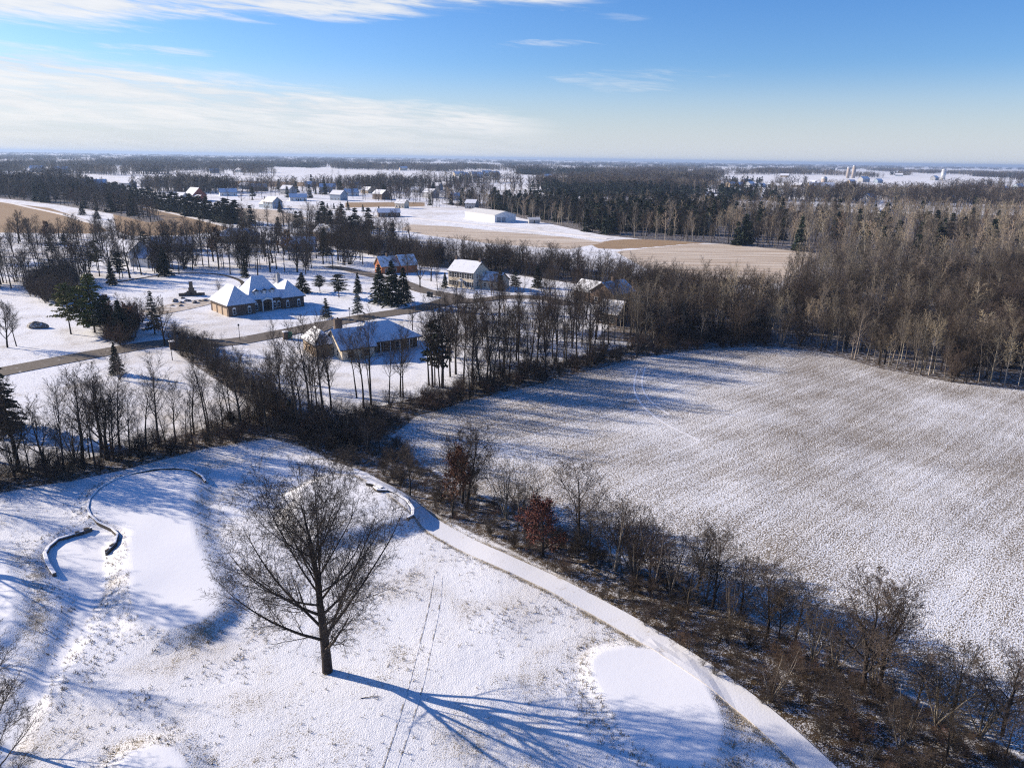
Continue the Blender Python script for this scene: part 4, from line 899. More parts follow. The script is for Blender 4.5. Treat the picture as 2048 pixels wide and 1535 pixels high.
# trees climbing the diagonal hedge towards the road
row = [(330, 690, 590), (352, 700, 640), (372, 705, 650), (395, 722, 655), (415, 735, 660), (432, 745, 665), (455, 770, 690), (480, 790, 700), (500, 800, 690), (525, 815, 720), (545, 822, 700), (470, 755, 690), (350, 690, 640)]
for i, (u, v, vt) in enumerate(row):
    ptree('bare_tree', kinds('slim0', 'broad1', 'multi0', 'slim2')(), u, v, vt, f'bare tree, {ordn(i + 1)} down the brushy diagonal hedge below the road', group='trees of the diagonal hedge')
# treeline along the head of the tilled field
base = [(600, 838), (700, 812), (800, 790), (900, 766), (1000, 742), (1100, 716), (1200, 692), (1300, 672), (1400, 662), (1520, 655)]
def along(base, t):
    L = len(base) - 1; x = min(L - 1e-6, t * L); i = int(x); f = x - i
    return tuple(base[i][k] * (1 - f) + base[i + 1][k] * f for k in (0, 1))
n = 62
for i in range(n):
    u, v = along(base, (i + random.uniform(-.35, .35) + .5) / n); v += random.uniform(-16, 14); h = random.uniform(11, 18)
    if 640 < u < 870 and i % 5 < 2: continue
    g = gnd(u, v); tree('bare_tree', SLIM() if u < 1150 else random.choice([SLIM(), PALE(), GREY()]), g[0], g[1], h, f'slim bare tree, {ordn(i + 1)} in the treeline heading the tilled field', group='treeline heading the tilled field', lean=.05, wide=1.05)
for u, v, vt, k, l in ((885, 775, 610, 'broad2', 'large dark forked bare tree beside the ranch house lawn'), (945, 757, 640, 'slim1', 'straight dark tree near the ranch house with a tall bare trunk'), (560, 775, 680, 'broad1', 'spreading bare tree before the cream gable of the ranch house'),
                       (660, 790, 690, 'slim0', 'bare tree growing just below the ranch house'), (740, 790, 680, 'slim3', 'bare tree standing between ranch porch and tilled field'), (1075, 730, 585, 'slim2', 'tall bare tree rising above the lane beyond the field'), (1180, 700, 570, 'broad0', 'crooked bare tree beside the brown houses'), (620, 770, 670, 'multi1', 'many stemmed tree below the ranch garage')):
    ptree('bare_tree', k, u, v, vt, l)
# lot trees
lot = [(15, 695, 600, 'broad2'), (33, 692, 600, 'slim0'), (550, 708, 635, 'slim1'), (825, 660, 600, 'broad0'), (560, 600, 545, 'slim2'), (590, 612, 570, 'slim0'), (862, 562, 490, 'broad1'), (840, 575, 500, 'broad2'), (875, 580, 520, 'slim0'), (985, 600, 540, 'multi0'), (965, 605, 545, 'slim3'), (440, 590, 555, 'multi1'), (905, 690, 610, 'slim1'), (930, 680, 600, 'slim0'), (965, 690, 600, 'slim2'), (1000, 650, 570, 'slim3'), (1015, 700, 610, 'broad0'), (1040, 680, 590, 'slim0'), (1065, 655, 575, 'slim1'), (1095, 690, 600, 'slim2'), (1120, 670, 585, 'slim3'), (1140, 640, 560, 'slim0'), (1165, 670, 580, 'slim1'), (1210, 625, 560, 'slim2'), (1245, 640, 570, 'pale0'), (1265, 655, 560, 'pale1'), (1290, 640, 560, 'grey0'), (1150, 585, 530, 'broad2'), (1110, 575, 520, 'slim0'), (1090, 600, 540, 'broad0'), (1050, 570, 520, 'slim1'), (1240, 590, 535, 'slim3'), (1270, 600, 545, 'slim2'), (790, 545, 500, 'broad0'), (815, 550, 495, 'broad1'), (690, 720, 655, 'slim2'), (345, 720, 650, 'slim3'), (240, 760, 690, 'multi1'), (868, 720, 640, 'slim0'), (1035, 625, 570, 'slim2'), (1005, 625, 560, 'slim1'), (950, 640, 585, 'broad1'), (985, 665, 600, 'slim0')]
for i, (u, v, vt, k) in enumerate(sorted(lot)):
    where = 'the chateau house lawn' if u < 640 else 'the branch road' if u < 900 else 'the lots behind the field treeline'
    ptree('bare_tree', k, u, v, vt, f'bare yard tree by {where}, {ordn(i + 1)} of the yard trees', group='yard trees of the lots', lean=.04)
# line of tall trees behind the chateau house and the lots beyond
n = 46
for i in range(n):
    u, v = along([(-30, 575), (120, 566), (230, 560), (330, 545), (430, 541), (540, 548), (660, 540), (760, 515)], (i + random.uniform(-.4, .4) + .5) / n); v += random.uniform(-14, 6)
    g = gnd(u, v); tree('bare_tree', SLIM() if random.random() < .8 else BROAD(), g[0], g[1], random.uniform(12, 18), f'tall bare tree, {ordn(i + 1)} in the line behind the chateau house', group='tall trees behind the chateau house', lean=.06)
n = 34
for i in range(n):
    u = -10 + 750 * (i + random.uniform(-.4, .4) + .5) / n; v = 500 + random.uniform(-22, 28); g = gnd(u, v)
    tree('bare_tree', random.choice([SLIM(), BROAD(), 'brown' if random.random() < .3 else SLIM()]), g[0], g[1], random.uniform(10, 15), f'yard tree, {ordn(i + 1)} among the houses below the prairie', group='trees among the houses below the prairie', wide=1.3)
# edge of the wood beyond the tilled field
edge = [(1500, 682), (1560, 690), (1640, 700), (1720, 722), (1800, 744), (1900, 762), (2060, 780)]
n = 58
for i in range(n):
    u, v = along(edge, (i + random.uniform(-.4, .4) + .5) / n); v += random.uniform(-26, -1); g = gnd(u, v)
    tree('bare_tree', random.choice([PALE(), GREY(), GREY(), SLIM()]), g[0], g[1], random.uniform(6, 13), f'pale trunked bare tree, {ordn(i + 1)} on the wood edge above the tilled field', group='wood edge above the tilled field', lean=.05)
# hedgerow between golf course and tilled field
row = [(735, 905, 840, 'multi0'), (820, 990, 880, 'near0'), (935, 1010, 845, 'near1'), (925, 1005, 860, 'near2'), (1155, 1090, 925, 'near0'), (1230, 1140, 985, 'multi0'), (1265, 1150, 990, 'multi1'), (1300, 1165, 1040, 'near2'), (1395, 1180, 1050, 'near1'), (1425, 1215, 1060, 'near0'), (1480, 1225, 1110, 'near2'), (1535, 1270, 1110, 'near1'), (1590, 1290, 1150, 'near0'), (1725, 1380, 1120, 'near2'), (1760, 1372, 1160, 'near1'), (1900, 1440, 1270, 'near0'), (2005, 1470, 1270, 'near2'), (1960, 1475, 1330, 'multi1'), (1180, 1120, 1010, 'near2'), (1670, 1340, 1220, 'multi0'), (1830, 1420, 1300, 'near1'), (1545, 1400, 1290, 'multi1'), (1660, 1440, 1330, 'near0'), (1800, 1500, 1370, 'multi0'), (1890, 1520, 1400, 'near1'), (660, 880, 800, 'multi1'), (700, 885, 820, 'multi0'), (760, 900, 830, 'near2')]
for i, (u, v, vt, k) in enumerate(sorted(row)):
    ptree('bare_tree', k, u, v, vt, f'bare hedgerow tree, {ordn(i + 1)} along the cart path from the field corner', group='hedgerow trees along the cart path', lean=.08, wide=1.45)
ptree('oak_tree', 'rust', 1085, 1112, 985, 'small oak keeping its rusty red leaves beside the cart path', wide=1.25)
ptree('oak_tree', 'rust', 905, 1035, 895, 'narrow tree with dull brown leaves near the field corner', wide=0.8)
ptree('bare_tree', 'near1', -12, 1490, 1235, 'bare tree reaching in beside the sunken golf path', wide=1.2)
ptree('bare_tree', 'near0', 8, 1610, 1390, 'bare tree low in the corner beside the sunken golf path', wide=1.2)
# evergreens
EV = [(0, 858, 690, 'spruce0', 'big dark spruce at the edge of the golf hedgerow', 1.0), (235, 748, 684, 'spruce1', 'small dark spruce standing beside the road', .9), (310, 668, 582, 'blue', 'slim spruce before the gravel court of the chateau house', 1.0), (142, 668, 565, 'pine0', 'leaning yellow green pine with a bare lower trunk', 1.0),
      (190, 665, 548, 'pine1', 'largest yellow green pine of the clump by the lawn', 1.0), (168, 655, 570, 'pinedk', 'dark pine between the two yellow green pines', 1.0), (215, 672, 590, 'pinedk', 'dark pine at the road side of the pine clump', 1.0), (245, 680, 600, 'spruce2', 'dark spruce at the foot of the brown leaved trees', 1.1),
      (760, 607, 530, 'spruce0', 'first of three dark spruces beside the branch road', 1.1), (785, 612, 522, 'spruce1', 'middle and tallest of three dark spruces beside the branch road', 1.15), (808, 605, 535, 'spruce2', 'last of three dark spruces beside the branch road', 1.05), (716, 585, 545, 'spruce1', 'young spruce on the snowy slope above the road', 1.0), (716, 632, 575, 'blue', 'blue grey spruce on the lawn near the road', 1.0), (653, 636, 596, 'bluesm', 'small blue spruce at the corner of the chateau house', 1.1),
      (605, 585, 545, 'spruce0', 'dark spruce hiding behind the chateau house', 1.7), (640, 583, 550, 'pinedk', 'dark spreading evergreen behind the chateau house chimney', 1.7), (678, 595, 548, 'pinedk', 'dark spreading pine above the chateau house lawn', 1.6), (490, 555, 520, 'spruce2', 'dark spruce at the end of the lawn track', 1.1), (870, 770, 640, 'pinedk', 'thin ragged evergreen behind the forked tree near the ranch house', .8), (580, 845, 800, 'spruce2', 'little dark spruce in the hedgerow corner', 1.2),
      (1075, 575, 530, 'spruce0', 'dark evergreen beside the cream two storey house', 1.1), (1000, 580, 535, 'spruce1', 'green spruce close to the gable of the two storey house', .9), (1030, 585, 545, 'pinedk', 'dark evergreen between the two storey house and the brown house', 1.2), (890, 575, 545, 'spruce2', 'small evergreen at the corner of the two storey house', 1.0), (650, 510, 455, 'spruce0', 'tall dark spruce beside the tan house', 1.1), (240, 560, 505, 'pinedk', 'dark pine at the foot of the white two storey house', 1.0), (330, 552, 495, 'spruce1', 'dark spruce before the white two storey house', 1.2), (130, 500, 468, 'pinedk', 'dark round topped pine, first on the pale slope', 1.1), (105, 515, 475, 'pinedk', 'dark round topped pine, second on the pale slope', 1.1), (290, 500, 462, 'pinedk', 'dark pine by the low hidden house', 1.1), (195, 540, 480, 'pine0', 'green pine among the bare trees above the lawn', 1.0), (225, 570, 520, 'spruce2', 'ragged spruce in the line behind the lawn', .9),
      (560, 425, 400, 'spruce1', 'conical evergreen near the grey two storey house', 1.0), (95, 405, 380, 'spruce0', 'dark evergreen at the top of the prairie', 1.1), (165, 430, 405, 'spruce1', 'pointed dark evergreen beside the prairie trail', 1.3), (195, 438, 418, 'spruce2', 'squat dark evergreen beside the prairie trail', 1.5)]
for u, v, vt, k, l, w in EV: ptree('spruce_tree' if 'pine' not in k else 'pine_tree', k, u, v, vt, l, 'evergreen', wide=w)
n = 38
for i in range(n):
    u, v = along([(208, 391), (260, 402), (320, 418), (400, 436), (478, 450)], (i + random.uniform(-.3, .3) + .5) / n); g = gnd(u, v + random.uniform(-3, 1))
    tree('spruce_tree', kinds('fever0', 'fever1')(), g[0], g[1], random.uniform(11, 15), f'dark spruce, {ordn(i + 1)} of the windbreak above the prairie', 'evergreen', 'windbreak spruces above the prairie', wide=1.7)
for i, (u, v, vt) in enumerate([(655, 417, 406), (668, 418, 406), (682, 419, 405), (696, 420, 402), (726, 423, 409), (758, 425, 412), (530, 402, 392), (548, 403, 394), (505, 400, 391), (632, 388, 378), (640, 388, 377), (660, 388, 378), (670, 388, 379)]):
    ptree('spruce_tree', 'fever0', u, v, vt, f'young conical spruce, {ordn(i + 1)} of the row by the village lane', 'evergreen', 'young spruces by the village lane', wide=1.2)
for i, (u, v, vt) in enumerate([(665, 350, 338), (678, 352, 340), (712, 360, 348), (690, 346, 336), (585, 337, 331), (602, 338, 331), (622, 338, 331), (640, 339, 332), (560, 337, 331)]):
    ptree('bare_tree', 'fdark1', u, v, vt, f'lone dark tree, {ordn(i + 1)} on the wide snowy plain', 'tree', 'lone trees on the snowy plain', wide=1.4)

# ------------------------------------------------------------------ masses of woodland and brush
J = lambda *ks: [P_[k].joined() for k in ks]
def mass(name, zone, spacing, ks, weights, hs, label, cat='woodland', pick=None, keep=1.0):
    P = fill(Z[zone] if isinstance(zone, str) else zone, spacing, keep=keep); prs = J(*ks); n = len(P)
    pid = NR.choice(len(ks), n, p=np.array(weights) / sum(weights)) if pick is None else pick(P)
    sc = NR.uniform(hs[0], hs[1], n) / np.array([P_[k].H for k in ks])[pid]
    return scatter(name, prs, P, pid, sc, label, cat)
mass('undergrowth', 'hedge_s', 1.6, ('shrub0', 'shrub1', 'shrub2', 'multi1'), (1.2, 3, 3, .25), (0.8, 2.4), 'tangled brown undergrowth between the cart path and the tilled field', 'undergrowth')
mass('woodland', poly([(880, 960), (1000, 1018), (1200, 1100), (1400, 1190), (1600, 1290), (1800, 1390), (2060, 1530), (1960, 1560), (1700, 1420), (1500, 1300), (1300, 1190), (1100, 1100), (900, 1010)]), 4.4, ('near0', 'near1', 'near2', 'multi0', 'multi1'), (1, 1, 1, 1.2, 1.2), (4.5, 9.0), 'thin stems and saplings of the hedgerow by the cart path')
mass('undergrowth', 'hedge_n', 1.9, ('shrub0', 'shrub1', 'shrub2', 'multi0'), (2, 3, 3, .35), (1.2, 4.2), 'dark undergrowth of the hedgerow above the golf course', 'undergrowth')
mass('undergrowth', 'hedge_n2', 2.0, ('shrub0', 'shrub1', 'shrub2', 'multi0'), (2, 3, 3, .3), (1.0, 4.0), 'dark undergrowth below the treeline heading the field', 'undergrowth')
mass('undergrowth', 'hedge_d', 2.1, ('shrub1', 'shrub2', 'multi1', 'slim1'), (3, 3, .5, .35), (1.6, 4.8), 'dense brush of the diagonal hedge below the road', 'undergrowth')
mass('woodland', 'hedge_n', 4.6, ('slim0', 'slim1', 'slim3', 'broad1'), (2, 2, 2, .6), (8, 14), 'close set bare trees filling the hedgerow above the golf course')
mass('woodland', poly([(880, 785), (1000, 757), (1200, 708), (1350, 675), (1520, 660), (1540, 690), (1420, 696), (1290, 712), (1180, 740), (1060, 772), (940, 800)]), 5.0, ('slim0', 'slim1', 'slim2', 'multi0'), (2, 2, 2, 1), (6, 13), 'close set bare trees filling the treeline at the field head')
mass('woodland', poly([(880, 640), (1000, 615), (1240, 625), (1260, 668), (1100, 708), (1000, 733), (900, 758)]), 7.0, ('slim0', 'slim2', 'slim3', 'multi1'), (2, 2, 2, 1), (8, 14), 'loose stand of bare trees on the lots behind the treeline')
mass('woodland', poly([(-60, 560), (120, 552), (330, 535), (640, 528), (760, 505), (760, 520), (640, 545), (430, 540), (330, 548), (100, 574), (-60, 585)]), 6.5, ('slim1', 'slim2', 'slim3', 'shrub1'), (2, 2, 2, 2), (6, 14), 'thin belt of bare trees behind the chateau house lawn')
mass('woodland', 'wood_a', 3.4, ('fdark0', 'fdark1', 'fgrey0', 'fgrey1', 'fgrey2', 'fpale0', 'shrub1', 'multi0'), (1.3, 1.3, 2.2, 2.2, 2.2, .5, 2, 1.2), (4.5, 11), 'bare grey brown woodland beyond the tilled field')
mass('woodland', 'brush_b', 2.7, ('fdark0', 'fdark1', 'fdark2', 'fgrey0', 'shrub2', 'fred'), (2, 2, 2, 1.2, 1.5, .5), (4.5, 10), 'dark belt of brush behind the two storey house')
EVZ = poly([(960, 400), (1200, 400), (1470, 405), (1460, 440), (1420, 470), (1330, 472), (1180, 458), (1050, 434), (985, 416)])
KC = ('fdark0', 'fdark1', 'fgrey0', 'fgrey1', 'fpale0', 'fpale1', 'fpale2', 'fever0', 'fever1', 'fred')
def pick_c(P):
    ev = inside(P, EVZ); r = NR.rand(len(P)); pid = np.zeros(len(P), int); nz = vnoise(P, 60, 1.2)
    a = NR.choice(len(KC), len(P), p=np.array((1, 1, 3, 3, 3, 3, 3, .25, .25, .3)) / 17.8)
    b = NR.choice(len(KC), len(P), p=np.array((2, 2, 2, 2, .8, .8, .8, 3.4, 3.4, .2)) / 17.4)
    d = NR.choice(len(KC), len(P), p=np.array((4, 4, 2, 2, .6, .6, .6, .6, .6, .5)) / 15.5)
    pid = np.where(ev, b, np.where(nz > .42, a, d)); return pid
mass('woodland', 'wood_c', 6.0, KC, None, (7, 16), 'broad woodland of pale bare trees and dark evergreens beyond the stubble field', pick=pick_c)
mass('woodland', 'wood_g', 4.2, ('fdark0', 'fdark1', 'fgrey0', 'fgrey1', 'fgrey2'), (1.3, 1.3, 2.2, 2.2, 2.2), (6, 12), 'grey brown wood closing the end of the stubble field')
mass('woodland', 'wood_l', 7.0, ('fdark0', 'fdark1', 'fdark2', 'fever0', 'fred'), (3, 3, 3, .8, 1), (8, 15), 'dark thicket bordering the dry prairie')
mass('woodland', poly([(640, 366), (960, 362), (1000, 396), (940, 414), (880, 416), (700, 398), (620, 388)]), 11, ('fdark0', 'fdark1', 'fdark2', 'fred', 'fgrey0', 'fever0'), (2, 2, 2, 1.6, 1.5, .6), (8, 14), 'loose trees and thickets round the village lane')
mass('woodland', poly([(330, 372), (640, 366), (640, 396), (480, 402), (330, 388)]), 22, ('fdark0', 'fdark1', 'fred', 'fgrey0', 'fever0'), (2, 2, 1.4, 1, .8), (8, 14), 'scattered trees round the red sided barn')
mass('woodland', poly([(470, 440), (560, 450), (650, 440), (720, 455), (830, 480), (780, 500), (600, 480), (480, 470)]), 8, ('fdark0', 'fdark1', 'fgrey1', 'fred', 'fever1'), (2, 2, 1.4, .8, .8), (8, 15), 'dark trees clustered behind the blue roofed house')
mass('woodland', poly([(-100, 470), (260, 474), (480, 470), (470, 480), (260, 492), (-100, 486)]), 7, ('fdark0', 'fdark1', 'fred', 'fgrey1'), (2, 2, 1, 1), (5, 11), 'thin belt of trees at the foot of the prairie')
mass('woodland', poly([(-60, 480), (230, 478), (420, 490), (640, 478), (760, 490), (640, 520), (330, 532), (100, 548), (-60, 552)]), 11, ('slim0', 'slim1', 'broad1', 'fdark1', 'fred', 'brown'), (2, 2, 1.5, 2, 1, .5), (6, 13), 'loose brown trees among the houses below the prairie')
mass('undergrowth', poly([(55, 585), (90, 560), (150, 556), (160, 580), (135, 618), (95, 612), (65, 600)]), 2.4, ('shrub1', 'shrub2', 'multi0', 'fdark1'), (2, 2, 1, 1), (3, 9), 'dark thicket beside the yellow green pines', 'undergrowth')
mass('undergrowth', poly([(195, 680), (210, 640), (270, 625), (292, 650), (275, 690), (230, 695)]), 2.0, ('brown', 'shrub0', 'fred'), (1.2, 1.5, 1.2), (3, 6.5), 'brown leaved thicket beneath the pine clump', 'undergrowth')
mass('undergrowth', poly([(900, 625), (1250, 625), (1250, 690), (1000, 735), (900, 755)]), 6.5, ('shrub0', 'shrub1', 'shrub2'), (2, 2, 2), (1.5, 4), 'scattered brush on the snowy lots behind the treeline', 'undergrowth')
# far country: clumps of trees to the horizon
def clump(name, ks, nt, rad, seed, rmin):
    rg_ = np.random.RandomState(seed); Vs = []; Fs = []; Ms = []; mats = []; base = 0
    for i in range(nt):
        pr = ks[rg_.randint(len(ks))]; V, F, mi, a, b = pr.arr; s_ = rg_.uniform(.75, 1.15); t = rg_.uniform(0, 6.28); q = rad * math.sqrt(rg_.rand()); p = rg_.uniform(0, 6.28)
        W = np.column_stack([(V[:, 0] * math.cos(t) - V[:, 1] * math.sin(t)) * s_ + q * math.cos(p), (V[:, 0] * math.sin(t) + V[:, 1] * math.cos(t)) * s_ + q * math.sin(p), V[:, 2] * s_])
        for m_ in (a, b):
            if m_ not in mats: mats.append(m_)
        Vs.append(W); Fs.append(F + base); Ms.append(np.where(mi > 0.5, mats.index(b), mats.index(a))); base += len(V)
    return bpy.data.objects.new(name, mesh_np(name, np.concatenate(Vs), np.concatenate(Fs), mats, np.concatenate(Ms)))
def vfar(name, seed, mt, mc, r_): return decid(name, seed, 15, 0.35, [L_(9, 0.42, 45, 3, 0.08, 0.02, 0.2, 0.2, 0.5, 0.6), L_(6, 0.55, 42, 2, 0.2, 0.05, 0.4, 0.1, 0.4, 0.7), L_(0, 0, 0, 1, 0.2, 0.03, 0.6)], mt, mc, 0, lambda k: 3, r_)
vd = [vfar('distant_tree', 500 + i, M['bark'], M['twig'], .11) for i in range(3)]; vg = [vfar('distant_tree', 510 + i, M['bark_grey'], M['twig_grey'], .11) for i in range(2)]
ve = [conifer('distant_spruce', 520 + i, 14, 3.2, M['needle'], 8, 5, .05, .2, 3, 1.2, .2) for i in range(2)]
CL = [clump('tree_clump', vd, 26, 26, 1, 0), clump('tree_clump', vd + vg[:1], 26, 26, 2, 0), clump('tree_clump', vg + vd[:1], 26, 26, 3, 0), clump('tree_clump', ve + ve + vd[:1], 26, 26, 4, 0)]
THIN = [(poly([(200, 361), (960, 361), (960, 382), (200, 380)]), .10), (poly([(1400, 362), (2300, 364), (2300, 402), (1400, 396)]), .10), (poly([(1000, 336), (1500, 336), (1500, 352), (1000, 350)]), .5)]
def far_woods(r0, r1, n, name, label, cut):
    a = NR.uniform(-0.68, 0.68, n); r = np.exp(NR.uniform(math.log(r0), math.log(r1), n)); P = np.column_stack([r * np.sin(a), r * np.cos(a)])
    m = (vnoise(P * np.array((1, .55)), r0 * .22, 4.4) * .6 + vnoise(P * np.array((1, .55)), r0 * .07, 8.1) * .4) > cut
    for q in FAR_CLEAR: m &= sdist(P, q) < -12
    for k in ('wood_c', 'dry1', 'dry2', 'dry5'): m &= ~inside(P, Z[k])
    for q, kp in THIN: m &= ~inside(P, q) | (NR.rand(n) < kp)
    P = P[m]; ev = vnoise(P, 300, 6.6) > .80; pid = np.where(ev, 3, NR.randint(0, 3, len(P)))
    return scatter(name, CL, P, pid, NR.uniform(.75, 1.15, len(P)), label, 'woodland')
far_woods(860, 1800, 950, 'woodland', 'dark woods and hedges past the village', .50)
far_woods(1800, 5000, 2600, 'woodland', 'blue woods of the middle distance', .46)
far_woods(5000, 22000, 3400, 'woodland', 'hazy blue woods along the horizon', .42)

# ------------------------------------------------------------------ walls, stones and small things
def low_wall(px, hgt_, label, w=0.45, z0=None):
    """dry stone retaining wall along a line, snow lying on its top; stones laid singly"""
    P = [np.array(G(u, v)) for u, v in px]; Q = []
    for i in range(len(P) - 1):
        k = max(1, int(np.linalg.norm(P[i + 1] - P[i]) / 0.6))
        for t in np.arange(k) / k: Q.append(P[i] * (1 - t) + P[i + 1] * t)
    Q.append(P[-1]); Q = np.array(Q); c = Q.mean(0); T_ = np.gradient(Q, axis=0); T_ /= np.linalg.norm(T_, axis=1)[:, None]; Nn = np.column_stack([-T_[:, 1], T_[:, 0]])
    lo = np.minimum(np.minimum(hgt(Q + Nn * .8), hgt(Q - Nn * .8)), hgt(Q)) - 0.1; hi = np.maximum(np.maximum(hgt(Q + Nn * .9), hgt(Q - Nn * .9)), lo + .1 + hgt_)
    hi = np.maximum(hi, np.maximum(hgt(Q + Nn * .3), hgt(Q - Nn * .3))) + 0.05
    root = empty('stone_wall', (c[0], c[1], H1(*c))); tag(root, label, 'wall'); z00 = root.location[2]
    rg_ = random.Random(len(px) * 7 + int(px[0][0]))
    for i in range(len(Q) - 1):
        ncs = 3
        for k in range(ncs):
            a, b = Q[i] + (Q[i + 1] - Q[i]) * .03, Q[i] + (Q[i + 1] - Q[i]) * .97; n_ = Nn[i]; ww = w / 2 * rg_.uniform(.88, 1.1)
            za, zb = lo[i] + (hi[i] - lo[i]) * k / ncs + .01, lo[i] + (hi[i] - lo[i]) * (k + 1) / ncs - .02
            V = [(*(a - n_ * ww - c), za - z00), (*(b - n_ * ww - c), za - z00), (*(b + n_ * ww - c), za - z00), (*(a + n_ * ww - c), za - z00)]; V += [(p[0], p[1], zb - z00) for p in V]
            MB().add(V, [(0, 3, 2, 1), (4, 5, 6, 7), (0, 1, 5, 4), (1, 2, 6, 5), (2, 3, 7, 6), (3, 0, 4, 7)]).build('stone', M['wall_stone'], root)
    m = MB(); L = []
    for i in range(len(Q)):
        for sgn, dz in ((-1, 0.0), (-.7, .06), (.7, .06), (1, 0.0)): L.append((*(Q[i] + Nn[i] * sgn * w * .56 - c), hi[i] - z00 + dz - .015))
    F = [(i * 4 + k, i * 4 + k + 1, i * 4 + k + 5, i * 4 + k + 4) for i in range(len(Q) - 1) for k in range(3)]
    m.add(L, F).build('snow_cap', M['snow'], root)

low_wall([(412, 970), (404, 958), (385, 949), (350, 944), (310, 946), (270, 955), (230, 970), (200, 987), (181, 1008), (177, 1025), (183, 1041), (198, 1054), (225, 1066), (237, 1078), (232, 1095), (212, 1108)], 0.10, 'thin stone wall winding round the head of the big snowy green', .22)
low_wall([(185, 1060), (150, 1066), (115, 1077), (97, 1092), (90, 1108), (96, 1130), (110, 1152)], 0.30, 'curved stone wall holding the bank above the sunken path', .34)
low_wall([(815, 1054), (826, 1048), (827, 1036), (815, 1020), (795, 1008), (778, 1003)], 0.45, 'curved stone wall round the corner of the raised tee', .32)
low_wall([(765, 1001), (750, 991), (735, 988)], 0.4, 'short straight stone wall beside steps in the raised tee', .45)
low_wall([(750, 996), (757, 1003), (776, 1003)], 0.3, 'tiny cross wall at the notch of the raised tee', .4)
def boulder(u, v, r_, label, sx=1.3, seed=0):
    g = gnd(u, v); rg_ = np.random.RandomState(seed + 1); m = MB(); prof = [(0.75, -.15), (1.0, .25), (.85, .6), (.45, .85), (.1, .95)]; m.lathe([(a * r_, b * r_) for a, b in prof], 11)
    m.v = [(p[0] * sx * (1 + .22 * math.sin(3 * p[1] / r_ + seed) * rg_.uniform(.6, 1.2)), p[1] * (1 + .2 * math.sin(2.3 * p[0] / r_ + seed * 2)), p[2] * rg_.uniform(.85, 1.15)) for p in m.v]
    o = m.build('boulder', M['rock'], None, False); o.location = g; o.rotation_euler = (0, 0, seed); return tag(o, label, 'boulder')
boulder(75, 655, 1.5, 'large dark mound of rock on the lawn near the pines', 1.8, 3)
for i, (u, v, r_) in enumerate([(350, 603, .9), (362, 606, .6), (375, 603, .7), (390, 606, .8), (400, 603, .5), (410, 602, .6), (372, 590, .8), (395, 590, .7), (345, 612, .4), (362, 612, .5), (405, 590, .6), (365, 597, .5)]):
    boulder(u, v, r_, f'garden boulder, {ordn(i + 1)} of the rocks round the stone hearth', 1.4, i + 5)['group'] = 'rocks round the stone hearth'
def hearth():
    g = gnd(384, 591); o = empty('outdoor_fireplace', tuple(g), .3); tag(o, 'stone outdoor fireplace with stepped chimney on the snowy lawn', 'fireplace')
    b = MB().box(-1.3, 1.3, -.5, .5, 0, 1.4).box(-.75, .75, -.42, .42, 1.4, 2.3).box(-.48, .48, -.4, .4, 2.3, 4.2).build('body', M['wall_stone'], o)
    MB().box(-.55, .55, -.53, -.495, .25, 1.1).build('firebox', M['dark'], b); MB().box(-.6, .6, -.5, .5, 4.203, 4.4).build('cap', M['snow'], o)
    for s_ in (-1, 1): MB().box(s_ * 2.6 - .9, s_ * 2.6 + .9, -.4, .3, 0, .8).build('side_wall', M['wall_stone'], o)
hearth()
def bin_(u, v, label, mat='bin_dark', s_=1.0):
    g = gnd(u, v); o = empty('wheelie_bin', tuple(g), random.uniform(0, 3)); o.scale = (s_, s_, s_); tag(o, label, 'bin')
    MB().add([(-.26, -.28, .05), (.26, -.28, .05), (.26, .28, .05), (-.26, .28, .05), (-.33, -.38, 1.0), (.33, -.38, 1.0), (.33, .38, 1.0), (-.33, .38, 1.0)], [(0, 3, 2, 1), (4, 5, 6, 7), (0, 1, 5, 4), (1, 2, 6, 5), (2, 3, 7, 6), (3, 0, 4, 7)]).build('body', M[mat], o)
    l_ = MB().prism([(-.42, 1.003), (.42, 1.003), (.42, 1.06), (0, 1.12), (-.42, 1.06)], 'x', -.35, .35).build('lid', M[mat], o); MB().tube((-.3, .47, .98), (.3, .47, .98), .03, .03).build('handle', M['metal_dark'], l_)
    for s2 in (-1, 1): MB().tube((s2 * .3, .3, .12), (s2 * .36, .3, .12), .12, .12, 10).build('wheel', M['metal_dark'], o)
bin_(857, 593, 'dark wheelie bin, one nearer the spruces at the road bend', s_=1.3); bin_(863, 594, 'dark wheelie bin, one nearer the two storey house at the road bend', s_=1.3); bin_(579, 677, 'bright green bin standing by the ranch driveway', 'bin_green', 1.4)
def gate_pillar(u, v, label):
    g = gnd(u, v); o = empty('gate_pillar', tuple(g), .6); tag(o, label, 'pillar'); MB().box(-.45, .45, -.45, .45, 0, 1.7).build('shaft', M['brick_dark'], o); MB().box(-.55, .55, -.55, .55, 1.703, 1.85).build('cap', M['snow'], o)
gate_pillar(571, 678, 'squat brick pillar beside the green bin'); gate_pillar(345, 698, 'squat brick pillar at the mouth of the snowy drive')
def table():
    g = gnd(1238, 643); o = empty('picnic_shelter', tuple(g), .2); tag(o, 'small flat topped shelter with blue snow behind the brown house', 'shelter')
    MB().box(-2, 2, -1.4, 1.4, 2.0, 2.2).build('roof', M['snow'], o)
    for a in (-1.8, 1.8):
        for b in (-1.2, 1.2): MB().box(a - .08, a + .08, b - .08, b + .08, 0, 2.0).build('post', M['siding_white'], o)
table()
def lamp_post(u, v, h_, label):
    g = gnd(u, v); o = empty('lamp_post', tuple(g)); tag(o, label, 'lamp post'); MB().lathe([(.1, 0), (.07, .3), (.05, h_)], 8).build('pole', M['metal_dark'], o); MB().box(-.15, .15, -.15, .15, h_ + .003, h_ + .4).build('lantern', M['metal_dark'], o)
